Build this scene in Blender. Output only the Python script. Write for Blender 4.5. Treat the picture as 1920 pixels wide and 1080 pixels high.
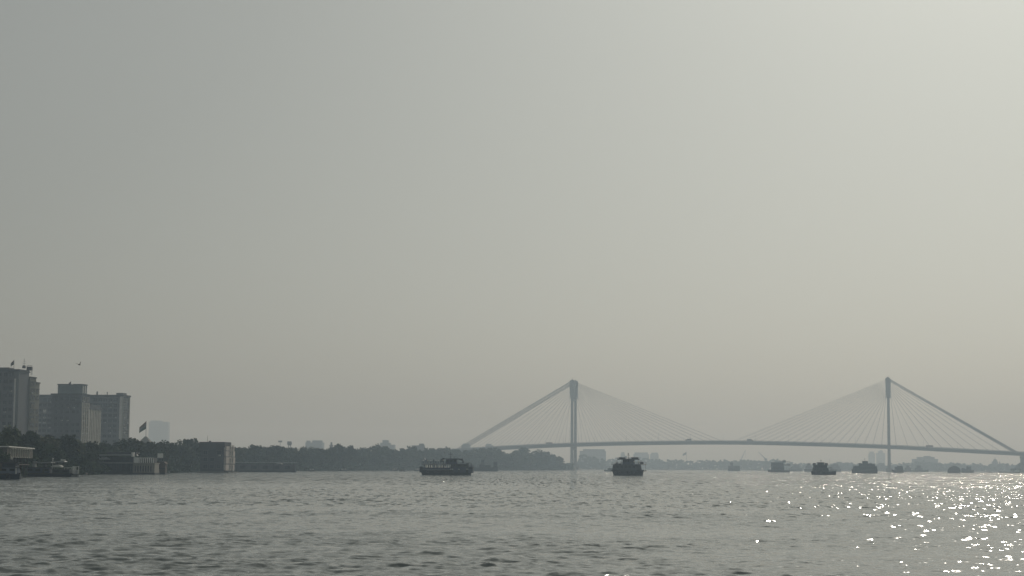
import bpy, bmesh, math, random
import numpy as np
from mathutils import Matrix, Vector
R = math.radians
rnd = random.Random(7)
for o in list(bpy.data.objects): bpy.data.objects.remove(o)
scn = bpy.context.scene
COL = scn.collection

# ------------------------------------------------------------------ camera
F = 3350.0                      # focal length in photograph pixels
HC = 3.0                        # camera height above the river
PITCH = math.atan((876.6 - 540) / F)
cam = bpy.data.objects.new('camera', bpy.data.cameras.new('camera'))
COL.objects.link(cam)
cam.data.sensor_width = 36.0
cam.data.lens = F / 1920 * 36.0
cam.data.clip_start = 0.5
cam.data.clip_end = 40000
CM = Matrix.Rotation(math.pi / 2 + PITCH, 4, 'X') @ Matrix.Rotation(0.006, 4, 'Z')
cam.matrix_world = Matrix.Translation((0, 0, HC)) @ CM
scn.camera = cam

# ------------------------------------------------------------------ sky, sun, exposure
SUN_EL, SUN_AZ = R(36), R(20)   # azimuth measured to the right of the view axis
w = bpy.data.worlds.new('World'); scn.world = w; w.use_nodes = True
nt = w.node_tree; nt.nodes.clear()
sky = nt.nodes.new('ShaderNodeTexSky'); sky.sky_type = 'NISHITA'; sky.sun_disc = False
sky.sun_elevation = SUN_EL; sky.sun_rotation = SUN_AZ
sky.altitude = 0; sky.air_density = 1.0; sky.dust_density = 3.5; sky.ozone_density = 1.0
hs = nt.nodes.new('ShaderNodeHueSaturation'); hs.inputs['Saturation'].default_value = 0.29
bg = nt.nodes.new('ShaderNodeBackground'); bg.inputs['Strength'].default_value = 0.104
wo = nt.nodes.new('ShaderNodeOutputWorld')
gm = nt.nodes.new('ShaderNodeGamma'); gm.inputs[1].default_value = 0.75      # thick air evens the sky out
nt.links.new(sky.outputs[0], gm.inputs[0]); nt.links.new(gm.outputs[0], hs.inputs['Color']); tint = nt.nodes.new('ShaderNodeMix'); tint.data_type = 'RGBA'; tint.blend_type = 'MULTIPLY'; tint.inputs[0].default_value = 1.0; tint.inputs[7].default_value = (0.955, 1.0, 0.94, 1)
nt.links.new(hs.outputs[0], tint.inputs[6]); nt.links.new(tint.outputs[2], bg.inputs[0]); nt.links.new(bg.outputs[0], wo.inputs[0])
sl = bpy.data.lights.new('sun', 'SUN'); sl.energy = 1.5; sl.angle = R(0.53); sl.color = (1.0, 0.93, 0.82)
so = bpy.data.objects.new('sun', sl); COL.objects.link(so)
sdir = Vector((math.sin(SUN_AZ) * math.cos(SUN_EL), math.cos(SUN_AZ) * math.cos(SUN_EL), math.sin(SUN_EL)))
so.rotation_euler = sdir.to_track_quat('Z', 'Y').to_euler(); so.location = (0, 0, 300)
scn.view_settings.view_transform = 'Standard'; scn.view_settings.look = 'None'
scn.view_settings.exposure = -0.58; scn.view_settings.gamma = 1.0
scn.render.engine = 'CYCLES'
cy = scn.cycles
cy.max_bounces = 6; cy.diffuse_bounces = 2; cy.glossy_bounces = 3; cy.transmission_bounces = 2; cy.volume_bounces = 2
cy.use_denoising = True; cy.sample_clamp_indirect = 4.0; cy.caustics_reflective = False; cy.caustics_refractive = False

# ------------------------------------------------------------------ helpers
def hor(px): return 876.6 + 0.006 * (px - 960)
def wl_dist(px, y): return HC * F / (y - hor(px))
def at(px, py, Y):
    d = CM.to_3x3() @ Vector(((px - 960) / F, (540 - py) / F, -1.0))
    return Vector((0, 0, HC)) + d * (Y / d.y)

def tag(o, label=None, cat=None, group=None, kind=None):
    if label: o['label'] = label
    if cat: o['category'] = cat
    if group: o['group'] = group
    if kind: o['kind'] = kind
    return o
def empty(name, loc=(0, 0, 0), rz=0.0):
    o = bpy.data.objects.new(name, None); COL.objects.link(o)
    o.location = loc; o.rotation_euler = (0, 0, rz); o.empty_display_size = 0.5
    return o
def thing(name, label, cat, loc=(0, 0, 0), rz=0.0, group=None):
    return tag(empty(name, loc, rz), label, cat, group)
def link(name, me, parent=None, loc=None, rot=None, scale=None):
    o = bpy.data.objects.new(name, me); COL.objects.link(o)
    if parent: o.parent = parent
    if loc is not None: o.location = loc
    if rot is not None: o.rotation_euler = rot
    if scale is not None: o.scale = scale
    return o
def copy_tree(o, parent=None):
    c = o.copy(); COL.objects.link(c); c.parent = parent
    for ch in list(o.children): copy_tree(ch, c)
    return c

MATS = {}
def mat(name, col, rough=0.8, var=0.18, scale=0.6, metal=0.0, spec=0.3, bump=0.0):
    if name in MATS: return MATS[name]
    m = bpy.data.materials.new(name); m.use_nodes = True; MATS[name] = m
    n = m.node_tree; b = n.nodes['Principled BSDF']
    b.inputs['Roughness'].default_value = rough; b.inputs['Metallic'].default_value = metal
    b.inputs['Specular IOR Level'].default_value = spec
    tc = n.nodes.new('ShaderNodeTexCoord'); nz = n.nodes.new('ShaderNodeTexNoise')
    nz.inputs['Scale'].default_value = scale; nz.inputs['Detail'].default_value = 5; nz.inputs['Roughness'].default_value = 0.65
    rp = n.nodes.new('ShaderNodeValToRGB')
    rp.color_ramp.elements[0].position = 0.3; rp.color_ramp.elements[1].position = 0.72
    rp.color_ramp.elements[0].color = tuple(c * (1 - var) for c in col) + (1,)
    rp.color_ramp.elements[1].color = tuple(min(1, c * (1 + var)) for c in col) + (1,)
    n.links.new(tc.outputs['Object'], nz.inputs['Vector']); n.links.new(nz.outputs['Fac'], rp.inputs[0])
    n.links.new(rp.outputs[0], b.inputs['Base Color'])
    if bump:
        bp = n.nodes.new('ShaderNodeBump'); bp.inputs['Strength'].default_value = bump
        n.links.new(nz.outputs['Fac'], bp.inputs['Height']); n.links.new(bp.outputs[0], b.inputs['Normal'])
    return m

class MB:
    """collects shapes and links them as ONE mesh object"""
    def __init__(s): s.v = []; s.f = []; s.m = []; s.mi = 0
    def add(s, vs, fs):
        k = len(s.v); s.v += [tuple(v) for v in vs]; s.f += [tuple(i + k for i in f) for f in fs]; s.m += [s.mi] * len(fs); return s
    def use(s, i): s.mi = i; return s
    def box(s, x0, x1, y0, y1, z0, z1, tx=0, ty=0):
        # tx, ty: inset of the top face
        return s.add([(x0, y0, z0), (x1, y0, z0), (x1, y1, z0), (x0, y1, z0), (x0 + tx, y0 + ty, z1), (x1 - tx, y0 + ty, z1), (x1 - tx, y1 - ty, z1), (x0 + tx, y1 - ty, z1)],
                     [(3, 2, 1, 0), (4, 5, 6, 7), (0, 1, 5, 4), (1, 2, 6, 5), (2, 3, 7, 6), (3, 0, 4, 7)])
    def prism(s, prof, y0, y1):
        # profile in x, z extruded along y
        n = len(prof); a = 0
        for i in range(n):
            j = (i + 1) % n; a += prof[i][0] * prof[j][1] - prof[j][0] * prof[i][1]
        if a < 0: prof = prof[::-1]
        vs = [(x, y0, z) for x, z in prof] + [(x, y1, z) for x, z in prof]
        return s.add(vs, [tuple(range(n)), tuple(range(2 * n - 1, n - 1, -1))] + [(j, i, i + n, j + n) for i in range(n) for j in [(i + 1) % n]])
    def tube(s, p, q, r0, r1=None, n=6):
        p = Vector(p); q = Vector(q); r1 = r0 if r1 is None else r1
        d = (q - p).normalized(); a = d.orthogonal().normalized(); b = d.cross(a)
        vs = []
        for c, r in ((p, r0), (q, r1)):
            for i in range(n):
                t = 2 * math.pi * i / n; vs.append(c + a * (r * math.cos(t)) + b * (r * math.sin(t)))
        return s.add(vs, [(i, (i + 1) % n, (i + 1) % n + n, i + n) for i in range(n)] + [tuple(range(n - 1, -1, -1)), tuple(range(n, 2 * n))])
    def path(s, pts, r, n=6):
        for a, b in zip(pts[:-1], pts[1:]): s.tube(a, b, r, None, n)
        return s
    def loft(s, rings, cap=True):
        n = len(rings[0]); vs = [v for r in rings for v in r]; fs = []
        for k in range(len(rings) - 1):
            for i in range(n):
                j = (i + 1) % n; fs.append((k * n + i, k * n + j, (k + 1) * n + j, (k + 1) * n + i))
        if cap: fs += [tuple(range(n - 1, -1, -1)), tuple(range(len(vs) - n, len(vs)))]
        return s.add(vs, fs)
    def ball(s, c, rx, ry, rz, nu=10, nv=6):
        rings = []
        for k in range(1, nv):
            t = math.pi * k / nv
            rings.append([(c[0] + rx * math.sin(t) * math.cos(2 * math.pi * i / nu), c[1] + ry * math.sin(t) * math.sin(2 * math.pi * i / nu), c[2] - rz * math.cos(t)) for i in range(nu)])
        return s.loft(rings)
    def mesh(s, name, mats):
        me = bpy.data.meshes.new(name); me.from_pydata(s.v, [], s.f)
        for m in (mats if isinstance(mats, (list, tuple)) else [mats]): me.materials.append(m)
        if max(s.m, default=0): me.polygons.foreach_set('material_index', s.m)
        me.update(); return me
    def build(s, name, mats, parent=None, loc=None, rot=None, smooth=False):
        me = s.mesh(name, mats)
        if smooth: me.polygons.foreach_set('use_smooth', [True] * len(me.polygons))
        return link(name, me, parent, loc, rot)

# ------------------------------------------------------------------ materials
M_concrete = mat('weathered concrete', (0.28, 0.27, 0.25), 0.9, 0.2, 0.3, bump=0.1)
M_steel = mat('grey painted steel', (0.20, 0.21, 0.21), 0.6, 0.15, 0.4)
M_cable = mat('sheathed cable', (0.13, 0.13, 0.13), 0.7, 0.1)
M_mud = mat('muddy bank', (0.10, 0.085, 0.06), 0.95, 0.35, 0.15, bump=0.3)
M_leaf = mat('foliage', (0.062, 0.085, 0.040), 0.85, 0.45, 0.25, spec=0.15)
M_leaf2 = mat('foliage olive', (0.078, 0.090, 0.042), 0.85, 0.45, 0.25, spec=0.15)
M_bark = mat('bark', (0.07, 0.055, 0.04), 0.95, 0.3, 1.5, bump=0.4)
M_wallA = mat('grey render', (0.17, 0.175, 0.18), 0.9, 0.16, 0.12)
M_wallA2 = mat('stained ochre render', (0.22, 0.215, 0.175), 0.9, 0.25, 0.15)
M_wallB = mat('dull grey stone', (0.12, 0.125, 0.135), 0.9, 0.15, 0.12)
M_pierB = mat('pale pilaster render', (0.55, 0.53, 0.46), 0.9, 0.2, 0.2)  # pale piers, tone raised further to mimic sun on the side facade
M_wallC = mat('mid grey slab render', (0.16, 0.165, 0.165), 0.9, 0.14, 0.1)
M_white = mat('dirty white paint', (0.80, 0.79, 0.75), 0.7, 0.14, 0.5)
M_cream = mat('cream plaster', (0.33, 0.31, 0.27), 0.9, 0.16, 0.4)
M_pink = mat('sunlit-tone pink plaster', (0.62, 0.55, 0.50), 0.9, 0.16, 0.3)  # lightened so the side of the riverside block looks sunlit
M_brown = mat('brown brick plaster', (0.13, 0.105, 0.085), 0.9, 0.2, 0.4)
M_glass = mat('dark window glass', (0.03, 0.035, 0.04), 0.15, 0.1, spec=0.5)
M_roofdk = mat('tarred roof', (0.07, 0.07, 0.07), 0.9, 0.2)
M_hull = mat('black hull paint', (0.014, 0.017, 0.02), 0.5, 0.25, 0.4)
M_hullb = mat('navy hull paint', (0.022, 0.032, 0.055), 0.5, 0.2, 0.4)
M_hullr = mat('rusty red hull paint', (0.11, 0.05, 0.035), 0.75, 0.35, 0.5)
M_hullg = mat('grey hull paint', (0.06, 0.064, 0.068), 0.65, 0.25, 0.4)
M_cab = mat('slate blue cabin paint', (0.05, 0.065, 0.095), 0.55, 0.15, 0.5)
M_cabg = mat('grey green cabin paint', (0.045, 0.055, 0.055), 0.6, 0.18, 0.5)
M_wood = mat('dark timber', (0.07, 0.05, 0.035), 0.85, 0.3, 1.0)
M_rail = mat('dark rail steel', (0.06, 0.06, 0.065), 0.5, 0.1)
M_tin = mat('corrugated tin', (0.36, 0.37, 0.38), 0.55, 0.2, 0.5, metal=0.2)
M_saff = mat('saffron cloth', (0.15, 0.085, 0.045), 0.9, 0.08)  # darkened so the flags read as backlit silhouettes
M_grn = mat('green cloth', (0.03, 0.09, 0.04), 0.9, 0.08)
M_clothw = mat('white cloth', (0.80, 0.80, 0.78), 0.9, 0.06)
M_red = mat('red cloth', (0.35, 0.04, 0.03), 0.9, 0.08)
M_far = mat('sooty far concrete', (0.20, 0.20, 0.195), 0.9, 0.12, 0.05)
M_asph = mat('asphalt', (0.05, 0.05, 0.05), 0.9, 0.2)

def translucent(name, col, k):
    m = mat(name, col, .9, .06); n = m.node_tree; out = n.nodes['Material Output']; b = n.nodes['Principled BSDF']
    tr = n.nodes.new('ShaderNodeBsdfTranslucent'); tr.inputs[0].default_value = col + (1,); mx = n.nodes.new('ShaderNodeMixShader'); mx.inputs[0].default_value = k
    n.links.new(b.outputs[0], mx.inputs[1]); n.links.new(tr.outputs[0], mx.inputs[2]); n.links.new(mx.outputs[0], out.inputs[0]); return m
M_sheer = translucent('thin white cloth', (.85, .85, .82), .6)

# ------------------------------------------------------------------ river
WS = (1.22, 1.85, 3.3, 3.8)     # strength of the fine relief from near to far
def build_river():
    rng = np.random.default_rng(3)
    a_in = np.linspace(-R(19.5), R(19.5), 640)
    a_out = R(19.5) + np.cumsum(np.linspace(R(0.4), R(6), 20))
    ang = np.concatenate([-a_out[::-1], a_in, a_out])
    r = [40.0]
    while r[-1] < 3800:
        x = r[-1]; r.append(x * (1.0020 if x < 330 else 1.0020 + min(0.05, (x - 330) / 330 * 0.02)))
    r = np.array(r)
    A, RR = np.meshgrid(ang, r)
    X = RR * np.sin(A); Y = RR * np.cos(A)
    Z = np.zeros_like(X); DX = np.zeros_like(X); DY = np.zeros_like(X)
    # patches of rougher and calmer water
    patch = np.zeros_like(X)
    for i in range(14):
        wx = rng.normal(0, 1 / 60); wy = rng.normal(0, 1 / 22)
        patch += np.sin(2 * np.pi * (X * wx + Y * wy) + rng.uniform(0, 6.28))
    patch = np.clip(0.85 + 0.16 * patch, 0.35, 1.5)
    n = 110
    lam = 0.30 * (2.5 / 0.30) ** (rng.uniform(0, 1, n) ** 1.0)
    th = rng.normal(R(-80), R(33), n)
    ph = rng.uniform(0, 2 * np.pi, n)
    cell = np.maximum(RR * 0.0020, RR * R(39) / 640)          # local grid size
    for L, t, p in zip(lam, th, ph):
        k = 2 * np.pi / L; am = 0.0037 * L ** 0.60
        fade = np.clip((L / cell - 2.6) / 2.5, 0, 1)
        arg = k * (X * np.cos(t) + Y * np.sin(t)) + p
        Z += am * fade * np.cos(arg)
        DX -= 1.1 * am * fade * np.cos(t) * np.sin(arg); DY -= 1.1 * am * fade * np.sin(t) * np.sin(arg)
    X = X + DX * patch; Y = Y + DY * patch; Z = Z * patch
    nr, nc = X.shape
    co = np.stack([X, Y, Z], -1).reshape(-1, 3)
    idx = np.arange(nr * nc).reshape(nr, nc)
    q = np.stack([idx[:-1, :-1], idx[:-1, 1:], idx[1:, 1:], idx[1:, :-1]], -1).reshape(-1, 4)
    me = bpy.data.meshes.new('river')
    me.vertices.add(len(co)); me.vertices.foreach_set('co', co.ravel().astype(np.float32))
    me.loops.add(q.size); me.loops.foreach_set('vertex_index', q.ravel().astype(np.int32))
    me.polygons.add(len(q)); me.polygons.foreach_set('loop_start', np.arange(0, q.size, 4, dtype=np.int32))
    me.update(calc_edges=True); me.polygons.foreach_set('use_smooth', [True] * len(q))
    m = bpy.data.materials.new('river water'); m.use_nodes = True; me.materials.append(m)
    N = m.node_tree; b = N.nodes['Principled BSDF']
    b.inputs['Base Color'].default_value = (0.24, 0.262, 0.25, 1); b.inputs['IOR'].default_value = 1.333
    b.inputs['Roughness'].default_value = 0.10
    geo = N.nodes.new('ShaderNodeNewGeometry')
    def noise(sx, sy, scale, detail):
        mp = N.nodes.new('ShaderNodeMapping'); mp.inputs['Scale'].default_value = (sx, sy, 1)
        N.links.new(geo.outputs['Position'], mp.inputs[0])
        t = N.nodes.new('ShaderNodeTexNoise'); t.inputs['Scale'].default_value = scale; t.inputs['Detail'].default_value = detail
        N.links.new(mp.outputs[0], t.inputs['Vector']); return t
    def bump(t, dist, prev=None, strength=1.0):
        bp = N.nodes.new('ShaderNodeBump'); bp.inputs['Distance'].default_value = dist; bp.inputs['Strength'].default_value = strength
        N.links.new(t.outputs['Fac'], bp.inputs['Height'])
        if prev: N.links.new(prev.outputs[0], bp.inputs['Normal'])
        return bp
    # fine relief: slopes from noise, coarser where the river recedes
    def math_(op, x, y=None):
        k = N.nodes.new('ShaderNodeMath'); k.operation = op
        for i, v in enumerate((x, y)):
            if v is None: continue
            if isinstance(v, (int, float)): k.inputs[i].default_value = v
            else: N.links.new(v, k.inputs[i])
        return k.outputs[0]
    def vmath(op, x, y):
        k = N.nodes.new('ShaderNodeVectorMath'); k.operation = op
        for i, v in enumerate((x, y)):
            if isinstance(v, tuple): k.inputs[i].default_value = v
            else: N.links.new(v, k.inputs['Scale'] if (op == 'SCALE' and i == 1) else k.inputs[i])
        return k.outputs[0]
    sep = N.nodes.new('ShaderNodeSeparateXYZ'); N.links.new(geo.outputs['Position'], sep.inputs[0])
    def ramp(y0, y1):
        k = N.nodes.new('ShaderNodeMapRange'); k.interpolation_type = 'SMOOTHSTEP'; k.inputs[1].default_value = y0; k.inputs[2].default_value = y1
        N.links.new(sep.outputs['Y'], k.inputs[0]); return k.outputs[0]
    def slopes(wx, wy, amp, weight, det=1.0):
        t = noise(1 / wx, 1 / wy, 1.0, det)
        c = vmath('SUBTRACT', t.outputs['Color'], (.5, .5, .5)); c = vmath('MULTIPLY', c, (amp * .52, amp * 1.12, 0))
        return vmath('SCALE', c, weight)
    r1, r2, r3 = ramp(70, 170), ramp(200, 420), ramp(600, 1100)
    inv = lambda q: math_('SUBTRACT', 1.0, q)
    tot = vmath('ADD', vmath('ADD', slopes(.50, .42, WS[0], inv(r1), 2.0), slopes(.55, 3.6, WS[1], math_('MULTIPLY', r1, inv(r2)))),
                vmath('ADD', slopes(.60, 16.0, WS[2], math_('MULTIPLY', r2, inv(r3))), slopes(1.1, 60.0, WS[3], r3)))
    pn = noise(1 / 95, 1 / 15, 1.0, 3.0); pr = N.nodes.new('ShaderNodeMapRange'); N.links.new(pn.outputs['Fac'], pr.inputs[0])
    for i, v in ((1, .35), (2, .65), (3, .50), (4, 1.42)): pr.inputs[i].default_value = v
    tot = vmath('SCALE', tot, pr.outputs[0])                          # rougher and calmer patches
    nv = vmath('NORMALIZE', vmath('ADD', geo.outputs['Normal'], tot), (0, 0, 0))
    N.links.new(nv, b.inputs['Normal'])
    return tag(link('river', me), kind='structure')
build_river()

# ------------------------------------------------------------------ banks
SHORE = [(-900, 210), (-300, 300), (0, 400), (60, 460), (140, 525), (220, 600), (300, 690), (380, 830), (460, 1000), (545, 1080), (600, 1170), (740, 1440),
         (850, 1680), (960, 1870), (1060, 2180), (1085, 2330), (1088, 2700), (1100, 3100), (1130, 3480), (1300, 3520), (1600, 3480), (1920, 3420), (2400, 3350)]
def shore(px):
    for (a, da), (b, db) in zip(SHORE[:-1], SHORE[1:]):
        if a <= px <= b: return da + (db - da) * (px - a) / (b - a)
    return SHORE[0][1] if px < SHORE[0][0] else SHORE[-1][1]
def sx(px, D): return (px - 960) / F * D
def bank(name, pts, back, top, wid=7.0):
    mb = MB(); n = len(pts); low = []; hi = []
    for i, (x, y) in enumerate(pts):
        a = Vector(pts[max(0, i - 1)]); b = Vector(pts[min(n - 1, i + 1)]); d = (b - a).normalized(); nn = Vector((-d.y, d.x))
        low.append((x, y, -1.6)); hi.append((x + nn.x * wid, y + nn.y * wid, top))
    vs = low + hi + [(x, y, top) for x, y in back]
    fs = [(i, i + 1, n + i + 1, n + i) for i in range(n - 1)]
    fs.append(tuple(range(n, 2 * n)) + tuple(range(2 * n, 2 * n + len(back))))
    mb.add(vs, fs); return tag(mb.build(name, M_mud), kind='structure')
sp = []
for (a, da), (b, db) in zip(SHORE[:-1], SHORE[1:]):
    k = max(1, int(abs(sx(b, db) - sx(a, da)) + abs(db - da)) // 30)
    for i in range(k):
        t = i / k; D = da + (db - da) * t; j = rnd.uniform(-2, 2)
        sp.append((sx(a + (b - a) * t, D) + j, D))
sp.append((sx(2400, 3350), 3350))
bank('left_bank', sp, [(3600, 6800), (-3600, 6800), (-3600, 200)], 1.9)
bank('right_bank', [(1100, 2290), (820, 2380), (716, 2425), (690, 2470), (700, 2560), (760, 2700), (1100, 2900)], [(1500, 2900), (1500, 2290)], 1.6)

# ------------------------------------------------------------------ trees
def crown_mesh(name, seed, wide, mats, nclump=34, per=42, leaf=0.055):
    """unit crown: height 1 (z 0.2..1), radius about wide; leaf-sized faces in clumps spread through the volume"""
    g = random.Random(seed); vs = []; fs = []
    lobes = []
    for i in range(nclump):
        while True:
            p = Vector((g.uniform(-1, 1), g.uniform(-1, 1), g.uniform(-1, 1)))
            if 0.25 < p.length < 1: break
        p = Vector((p.x * wide * 0.86, p.y * wide * 0.86, 0.58 + p.z * 0.33 + g.uniform(-0.05, 0.06)))
        lobes.append((p, g.uniform(0.11, 0.2)))
    for p, r in lobes:
        for k in range(per):
            d = Vector((g.gauss(0, 1), g.gauss(0, 1), g.gauss(0, 1))).normalized() * r * g.uniform(0.35, 1.05)
            c = p + Vector((d.x, d.y, d.z * 0.75)); s = leaf * g.uniform(0.6, 1.35)
            a = Vector((g.gauss(0, 1), g.gauss(0, 1), g.gauss(0, 1))).normalized(); b = a.orthogonal().normalized(); q = len(vs)
            vs += [c + a * s, c + b * s * 0.7, c - a * s, c - b * s * 0.7]; fs.append((q, q + 1, q + 2, q + 3))
    me = bpy.data.meshes.new(name); me.from_pydata([tuple(v) for v in vs], [], fs); me.materials.append(mats); me.update(); return me
def trunk_mesh(name, seed, wide):
    g = random.Random(seed); mb = MB()
    mb.tube((0, 0, -0.03), (0.01, 0, 0.3), 0.035, 0.024, 8)
    for i in range(6):
        a = 2 * math.pi * i / 6 + g.uniform(-.3, .3); z = g.uniform(0.26, 0.38)
        e = Vector((math.cos(a) * wide * g.uniform(.4, .7), math.sin(a) * wide * g.uniform(.4, .7), g.uniform(.5, .75)))
        m = Vector((e.x * .5, e.y * .5, z + (e.z - z) * .6))
        mb.tube((0.01, 0, z - .02), m, 0.018, 0.012, 5); mb.tube(m, e, 0.012, 0.004, 5)
    return mb.mesh(name, M_bark)
PROTO = []
for i in range(7):
    wd = [0.42, 0.55, 0.48, 0.62, 0.38, 0.52, 0.7][i]
    PROTO.append((crown_mesh('crown', 100 + i, wd, M_leaf if i % 3 else M_leaf2, 30 + 3 * i), trunk_mesh('trunk', 200 + i, wd)))
def tree(x, y, z, h, k, label, group, sxy=1.0, name='broadleaf_tree'):
    t = thing(name, label, 'tree', (x, y, z), rnd.uniform(0, 6.28), group)
    c, tr = PROTO[k % len(PROTO)]
    link('crown', c, t, scale=(h * sxy, h * sxy, h)); link('trunk', tr, t, scale=(h * sxy * .8, h * sxy * .8, h))
    return t
TOPS = [(-60, 800), (0, 799), (30, 802), (60, 804), (80, 811), (100, 810), (118, 811), (140, 819), (160, 826), (190, 829), (225, 831), (238, 827), (249, 816), (262, 820), (276, 828),
        (292, 826), (303, 825), (318, 828), (331, 832), (346, 826), (364, 823), (384, 826), (402, 832), (436, 835), (452, 837), (468, 833), (482, 836), (505, 832), (520, 833), (532, 838), (546, 838), (556, 834),
        (566, 836), (580, 840), (591, 839), (602, 837), (616, 842), (634, 833), (650, 831), (661, 834), (672, 838), (690, 838), (701, 833), (713, 836), (727, 838), (739, 838), (751, 842),
        (770, 837), (786, 838), (800, 842), (816, 840), (838, 837), (852, 843), (868, 842), (886, 845), (906, 842), (930, 840), (950, 845), (968, 842), (985, 838)]
def top(px):
    for (a, ya), (b, yb) in zip(TOPS[:-1], TOPS[1:]):
        if a <= px <= b: return ya + (yb - ya) * (px - a) / (b - a)
    return TOPS[-1][1]
def zone(px):
    if px < 245: return 'broad dark tree in the bank thicket below the tall office blocks', 'trees below the office blocks'
    if px < 445: return 'dark bank tree between the big flagpole and the cube-shaped riverside block', 'trees by the big flagpole'
    if px < 790: return 'tree of the hazy left-bank tree line behind the long jetty shed and canoe', 'trees of the left-bank tree line'
    return 'hazy tree near the left end of the cable-stayed bridge', 'trees by the bridge end'
px = -50.0
while px < 985:
    D = shore(px) + rnd.uniform(26, 44); S = D / F; yt = top(px) + rnd.uniform(-1, 1.5)
    h = (hor(px) - yt) * S + HC - 1.9
    tree(sx(px, D), D, 1.9, h, rnd.randrange(7), *zone(px), sxy=rnd.uniform(.85, 1.1))
    wpx = h / S
    # a lower, second row in front and a filler behind
    p2 = px + wpx * .22; D2 = shore(p2) + rnd.uniform(14, 22); h2 = h * rnd.uniform(.5, .72)
    tree(sx(p2, D2), D2, 1.9, h2, rnd.randrange(7), *zone(p2), sxy=1.15)
    px += wpx * rnd.uniform(.34, .52)
for px, yt in [(948, 853), (966, 850), (985, 851), (1000, 847), (1016, 845), (1030, 848), (1040, 853), (1049, 861), (1060, 869), (975, 858), (1010, 856), (1034, 862), (1068, 876)]:
    D = shore(px) + rnd.uniform(8, 30); h = (hor(px) - yt) * D / F + HC - 1.0
    tree(sx(px, D), D, 1.0, h, rnd.randrange(7), 'dark tree on the wooded point in front of the left bridge tower', 'trees on the wooded point', sxy=1.1)
for px, yt, D in [(1897, 878, 2470), (1906, 874, 2480), (1916, 868, 2500), (1926, 862, 2500), (1911, 878, 2455), (1937, 862, 2510)]:
    h = (hor(px) - yt) * D / F + HC - .8
    tree(sx(px, D), D, .8, h, rnd.randrange(7), 'bushy tree at the foot of the right end pier', 'trees at the right end pier', sxy=1.5)

def wood(name, items, label, seed, nq=150, mt=None):
    """a mass of crowns too far away to count, one object"""
    g = random.Random(seed); vs = []; fs = []
    for x, y, z, h, wd in items:
        for c in range(7):
            cx = x + g.uniform(-.6, .6) * wd; cyy = y + g.uniform(-.5, .5) * wd; cz = z + h * (g.uniform(.25, .86) if c < 5 else g.uniform(.0, .3)); r = wd * g.uniform(.28, .5)
            cz = min(cz, z + h - r * .55)
            for k in range(nq // 7):
                d = Vector((g.gauss(0, 1), g.gauss(0, 1), g.gauss(0, 1))).normalized() * r * g.uniform(.3, 1)
                s = r * .5; a = Vector((g.gauss(0, 1), g.gauss(0, 1), g.gauss(0, 1))).normalized(); b = a.orthogonal().normalized(); q = len(vs)
                p = Vector((cx, cyy, cz)) + Vector((d.x, d.y, d.z * .7))
                vs += [p + a * s, p + b * s * .7, p - a * s, p - b * s * .7]; fs.append((q, q + 1, q + 2, q + 3))
    me = bpy.data.meshes.new(name); me.from_pydata([tuple(v) for v in vs], [], fs); me.materials.append(mt or M_leaf); me.update()
    return tag(link(name, me), label, 'trees' if 'wood' in name else 'bushes', kind='stuff')
# shrubs right along the water
it = []
px = -60
while px < 1075:
    D = shore(px) + rnd.uniform(4, 10); h = rnd.uniform(2.2, 4.6); it.append((sx(px, D), D, .0, h, h * .8)); D += 14; h2 = rnd.uniform(4.5, 8.5); it.append((sx(px, D), D, 1.0, h2, h2 * .6)); D += 22; it.append((sx(px, D), D, 1.0, h2 * 1.25, h2 * .6)); px += h * .42 * F / D
wood('bank_undergrowth', it, 'dense dark undergrowth along the waterline of the left bank', 5, 84)
# far wood beyond the bridge
FT = [(1088, 846), (1110, 850), (1132, 856), (1150, 858), (1165, 854), (1180, 852), (1200, 855), (1230, 858), (1245, 860), (1275, 859), (1290, 862), (1310, 860), (1340, 859), (1380, 860), (1420, 860), (1445, 859), (1455, 856), (1465, 860), (1490, 866),
      (1520, 868), (1560, 867), (1590, 864), (1610, 866), (1640, 867), (1680, 866), (1700, 864), (1730, 862), (1760, 865), (1800, 866), (1830, 867), (1850, 869), (1880, 866), (1900, 868), (1960, 866), (2060, 864)]
it = []
px = 1080.0
while px < 2050:
    for (a, ya), (b, yb) in zip(FT[:-1], FT[1:]):
        if a <= px <= b: yt = ya + (yb - ya) * (px - a) / (b - a)
    for row in range(2):
        D = shore(px) + 14 + 30 * row + rnd.uniform(-6, 6)
        if px < 1132: D = 3150 + 60 * row
        h = (hor(px) - yt) * D / F + HC - 1.9 + rnd.uniform(-2.2, 1.0) - (4 if row == 0 else 0)
        it.append((sx(px, D), D, 1.4, max(4, h), 6.5))
    px += rnd.uniform(2.4, 4.6)
wood('far_wood', it, 'pale hazy wood on the far bank beneath the bridge deck', 8, 210)

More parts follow.
